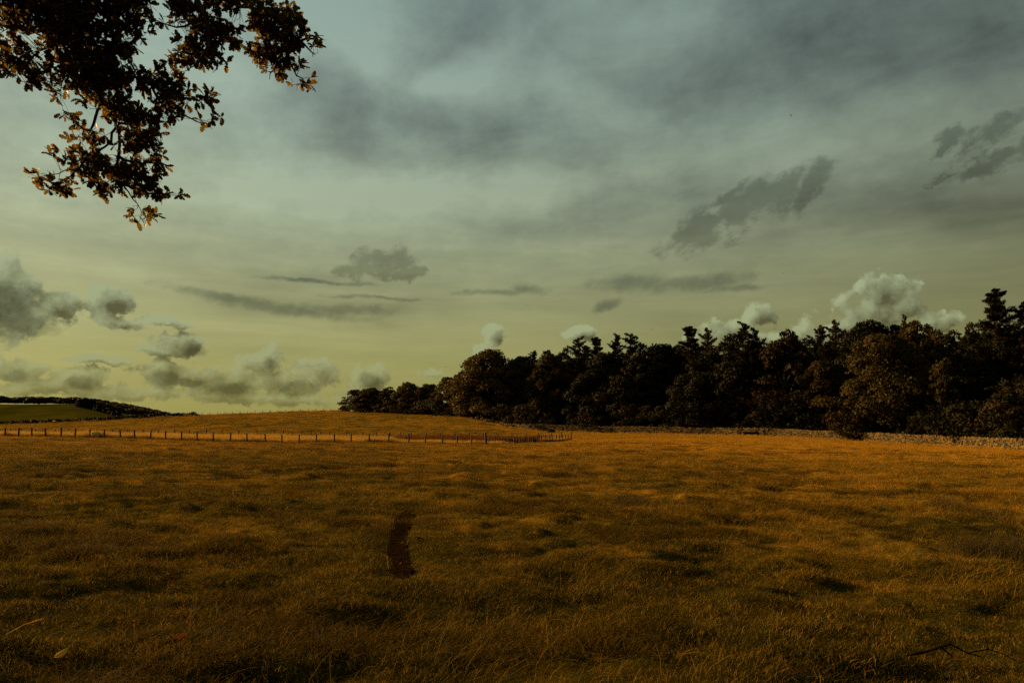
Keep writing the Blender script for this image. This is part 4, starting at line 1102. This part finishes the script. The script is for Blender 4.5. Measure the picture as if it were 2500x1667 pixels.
def scatter(name, label, coll, n_objs, P, rot, scl, seed):
    r = np.random.default_rng(seed); n = len(P)
    m = bpy.data.meshes.new(name); m.vertices.add(n); m.vertices.foreach_set('co', np.asarray(P, dtype=np.float32).ravel())
    a = m.attributes.new('rot', 'FLOAT_VECTOR', 'POINT'); a.data.foreach_set('vector', np.asarray(rot, dtype=np.float32).ravel())
    a = m.attributes.new('scl', 'FLOAT_VECTOR', 'POINT'); a.data.foreach_set('vector', np.asarray(scl, dtype=np.float32).ravel())
    a = m.attributes.new('pick', 'INT', 'POINT'); a.data.foreach_set('value', r.integers(0, n_objs, n).astype(np.int32))
    o = obj(name, m)
    ng = bpy.data.node_groups.new(name, 'GeometryNodeTree')
    ng.interface.new_socket('Geometry', in_out='INPUT', socket_type='NodeSocketGeometry'); ng.interface.new_socket('Geometry', in_out='OUTPUT', socket_type='NodeSocketGeometry')
    gi, go = ng.nodes.new('NodeGroupInput'), ng.nodes.new('NodeGroupOutput')
    ip = ng.nodes.new('GeometryNodeInstanceOnPoints'); ci = ng.nodes.new('GeometryNodeCollectionInfo')
    ci.inputs['Collection'].default_value = coll; ci.inputs['Separate Children'].default_value = True; ci.inputs['Reset Children'].default_value = True
    def na(nm, ty):
        x = ng.nodes.new('GeometryNodeInputNamedAttribute'); x.data_type = ty; x.inputs[0].default_value = nm
        return [s for s in x.outputs if s.enabled and s.name == 'Attribute'][0]
    ng.links.new(gi.outputs[0], ip.inputs['Points']); ng.links.new(ci.outputs[0], ip.inputs['Instance'])
    ip.inputs['Pick Instance'].default_value = True
    ng.links.new(na('pick', 'INT'), ip.inputs['Instance Index'])
    er = ng.nodes.new('FunctionNodeEulerToRotation'); ng.links.new(na('rot', 'FLOAT_VECTOR'), er.inputs[0]); ng.links.new(er.outputs[0], ip.inputs['Rotation'])
    ng.links.new(na('scl', 'FLOAT_VECTOR'), ip.inputs['Scale']); ng.links.new(ip.outputs[0], go.inputs[0])
    o.modifiers.new('tufts', 'NODES').node_group = ng
    return tag(o, label, 'grass', kind='stuff')
def spread(n, r0, r1, half, rg, p=1.0):
    """random ground positions in a sector in front of the camera"""
    u = rg.random(n); r = (r0 ** (2 * p) + u * (r1 ** (2 * p) - r0 ** (2 * p))) ** (1 / (2 * p)); a = rg.uniform(-half, half, n)
    return r * np.sin(a), r * np.cos(a)
def lay(name, label, coll, k, x, y, s0, s1, rg, stretch=(1, 1, 1), rz=0.6, tall=None):
    z = H(x, y); n = len(x)
    s = rg.uniform(s0, s1, n) if tall is None else tall * rg.uniform(s0, s1, n)
    rot = np.stack([rg.normal(0, .08, n), rg.normal(0.05, .08, n), rg.normal(0, rz, n)], 1)
    return scatter(name, label, coll, k, np.stack([x, y, z - 0.01], 1), rot, s[:, None] * np.array(stretch)[None, :], int(rg.integers(1 << 30)))
rg = np.random.default_rng(77)
short = tuft_set('short_tufts', [tuft('short_tuft', 100 + i, 60, .13, .02, .07, .0042, .15, M_grass, 2, 0.8) for i in range(6)])
stalks = tuft_set('stalk_tufts', [tuft('stalk_tuft', 200 + i, 9, .22, .10, .32, .0032, .55, M_grass, 3, 0.8) for i in range(6)])
patch = tuft_set('patch_tufts', [tuft('patch_tuft', 300 + i, 110, .55, .04, .15, .013, .3, M_grass, 2, .9) for i in range(6)])
HALF = R(42)
def outrut(x, y): k = rutdist(x, y) > 0.19 + 0.06 * sstep(8.5, 11, np.hypot(x, y)) + 0.05 * fbm(x * 4, y * 4, 2); return x[k], y[k]
x1, y1 = spread(11000, 3.4, 10, HALF, rg, .9); x2, y2 = spread(26000, 10, 34, HALF, rg, .8)
x, y = outrut(np.r_[x1, x2], np.r_[y1, y2])
r_ = np.hypot(x, y)
lay('pasture_grass', 'short green and straw pasture grass of the near field', short, 6, x, y, .75, 1.35, rg, tall=(1 + 0.03 * np.maximum(r_ - 8, 0)) * (0.55 + 0.75 * np.clip(fbm(x / 0.9, y / 0.7, 2) + 0.45, 0, 1)))
u = rg.random(300) * (len(RUT) - 1.001); i_ = u.astype(int); f_ = (u - i_)[:, None]; c_ = RUT[i_] * (1 - f_) + RUT[i_ + 1] * f_
sd_ = np.where(rg.random(300) < .5, -1, 1) * np.where(rg.random(300) < .07, rg.uniform(0, .08, 300), rg.uniform(.13, .22, 300))
lay('rut_edge_grass', 'short grass growing over the edges of the bare rut', short, 6, c_[:, 0] + sd_, c_[:, 1], .40, .75, rg)
x, y = spread(22000, 3.4, 45, HALF, rg, .75); k = (fbm(x / 3.1 + 50, y / 2.6, 3) + 0.022 * x + 0.10 * rg.normal(0, 1, len(x)) > 0.10); x, y = outrut(x[k], y[k]); r_ = np.hypot(x, y)
lay('dry_stalks', 'thin dry bents standing above the near pasture', stalks, 6, x, y, .6, 1.15, rg, tall=1 + 0.01 * r_)
x, y = spread(24000, 28, 100, HALF, rg, .62); inside = (np.interp(CX + FX * x / y, [-900, 0, 350, 690, 1000, 1187, 1400], [79, 80, 82, 84, 85, 87, 113]) < y) & (CX + FX * x / y < 1390) & (y < 120)
x, y = x[~inside], y[~inside]
wline = np.interp(CX + FX * x / y, [p for p, _ in WALL[::-1]], [d for _, d in WALL[::-1]], left=999)
k = (y < wline - 0.6); x, y = x[k], y[k]
lay('field_grass', 'golden grass covering the middle of the field', patch, 6, x, y, .6, 1.25, rg, (1, 1, .8), tall=0.85 + 0.006 * np.hypot(x, y))
x, y = spread(26000, 95, 262, R(40), rg, .6); px_ = CX + FX * x / y
k = ~((px_ < 1390) & (y < 118)) & (y < np.where(px_ > 1215, np.interp(px_, [p for p, _ in WALL[::-1]], [d for _, d in WALL[::-1]]) - .6, np.interp(px_, [-400, 0, 480, 830, 960, 1050, 1170, 1215], [224, 232, 238, 245, 236, 219, 194, 180])))
x, y = x[k], y[k]
lay('hill_grass', 'golden grass covering the rise beyond the fences', patch, 6, x, y, .7, 1.5, rg, (1.6, 1.3, .9))
# tussocks: small mounds of longer grass
tus = tuft_set('tussock_tufts', [tuft('tussock_tuft', 600 + i, 120, .24, .10, .24, .007, .2, M_tuss, 2, .9) for i in range(5)])
x, y = spread(26000, 5, 92, HALF, rg, .66); k = fbm(x / 2.2 + 20, y / 1.3, 3) + 0.1 * rg.normal(0, 1, len(x)) > 0.23; x, y = outrut(x[k], y[k])
k = ~((np.interp(CX + FX * x / y, [-900, 0, 350, 690, 1000, 1187, 1400], [79, 80, 82, 84, 85, 87, 113]) < y + 1) & (CX + FX * x / y < 1390)); x, y = x[k], y[k]
lay('grass_tussocks', 'small tussocks of longer grass dotted over the field', tus, 5, x, y, .45, 1.05, rg, (1.7, 1.0, .8), tall=1 + 0.006 * np.hypot(x, y))
# tall dry grass between the fences
tallc = tuft_set('tall_tufts', [tuft('tall_tuft', 400 + i, 46, .40, .45, .95, .016, .45, M_tall, 3, .55) for i in range(5)])
dockc = tuft_set('dock_tufts', [tuft('dock_tuft', 450 + i, 40, .35, .6, 1.15, .030, .25, M_dock, 3, .4) for i in range(4)])
n = 13000; px_ = rg.uniform(-90, 1390, n); f0 = np.interp(px_, [-80, 0, 350, 690, 1000, 1187, 1395], [79.5, 80, 82, 84, 85, 87, 113]); f1 = np.interp(px_, [0, 700, 1000, 1395], [118, 118, 117, 113.5])
d = f0 + 0.3 + (f1 - f0 - 0.3) * rg.random(n) ** 1.3; x, y = (px_ - CX) * d / FX, d
dk = (np.exp(-((px_ - 1150) / 115) ** 2) + 0.45 * np.exp(-((px_ - 1300) / 60) ** 2)) * np.exp(-((d - 101) / 9) ** 2) + 0.15 * fbm(x / 3, y / 3, 2) > 0.42
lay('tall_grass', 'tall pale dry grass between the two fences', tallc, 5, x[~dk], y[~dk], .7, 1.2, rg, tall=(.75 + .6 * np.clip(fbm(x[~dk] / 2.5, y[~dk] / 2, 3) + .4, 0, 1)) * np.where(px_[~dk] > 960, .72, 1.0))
n = 3000; px_ = np.r_[rg.normal(1120, 85, 2000), rg.normal(1285, 50, 1000)]; d = rg.normal(103, 5.5, n); x, y = (px_ - CX) * d / FX, d
k = (px_ > 960) & (px_ < 1375) & (d > np.interp(px_, [960, 1187, 1395], [92, 94, 113])) & (d < 112) & (fbm(x / 2.2, y / 2.2, 3) + .15 * rg.normal(0, 1, n) > 0.03)
lay('dock_patch', 'rusty brown dead docks standing in the tall dry grass', dockc, 4, x[k], y[k], .75, 1.4, rg)
# dry grass under the crest fence and at the wall foot
n = 1500; px_ = rg.uniform(-80, 850, n); d = np.interp(px_, [-400, 0, 250, 480, 660, 830], [222, 230, 233, 236, 239, 243]) + rg.normal(-.3, .7, n); x, y = (px_ - CX) * d / FX, d
lay('crest_grass', 'longer dry grass along the crest fence', tallc, 5, x, y, .6, 1.1, rg, (1.3, 1, .9))
n = 900; s = rg.uniform(0, LW, n); x = np.interp(s, seg, wp[:, 0]) - rg.uniform(.3, 1.0, n); y = np.interp(s, seg, wp[:, 1]) - rg.uniform(.1, .5, n)
lay('wall_foot_grass', 'longer dry grass along the foot of the stone wall', tallc, 5, x, y, .3, .6, rg)
# rush clumps
rushc = tuft_set('rush_tufts', [tuft('rush_tuft', 500 + i, 90, .30, .2, .5, .006, .1, M_rush, 3, .7) for i in range(3)])
cx_, cy_ = gpos(2430, 1352).xy
n = 26; x = cx_ + rg.normal(0, .32, n); y = cy_ + rg.normal(0, .16, n)
o_ = lay('rush_clump', 'dark rush clump near the right picture edge', rushc, 3, x, y, .65, .9, rg, rz=3); o_['category'] = 'rushes'
xs, ys = [], []
for px, py, n, w_ in [(2190, 1112, 60, 60), (2050, 1108, 30, 40), (1380, 1116, 20, 15), (1530, 1102, 40, 40), (1560, 1238, 10, 25), (1640, 1100, 30, 40), (2350, 1250, 8, 20), (1500, 1105, 20, 30)]:
    c_ = gpos(px, py); xs.append(c_.x + rg.normal(0, w_ * c_.y / FX * .6, n)); ys.append(c_.y + rg.normal(0, .5, n))
o_ = lay('rush_patches', 'low dark rush patches scattered over the middle of the field', rushc, 3, np.concatenate(xs), np.concatenate(ys), .7, 1.2, rg, (1.3, 1, .7), rz=3); o_['category'] = 'rushes'
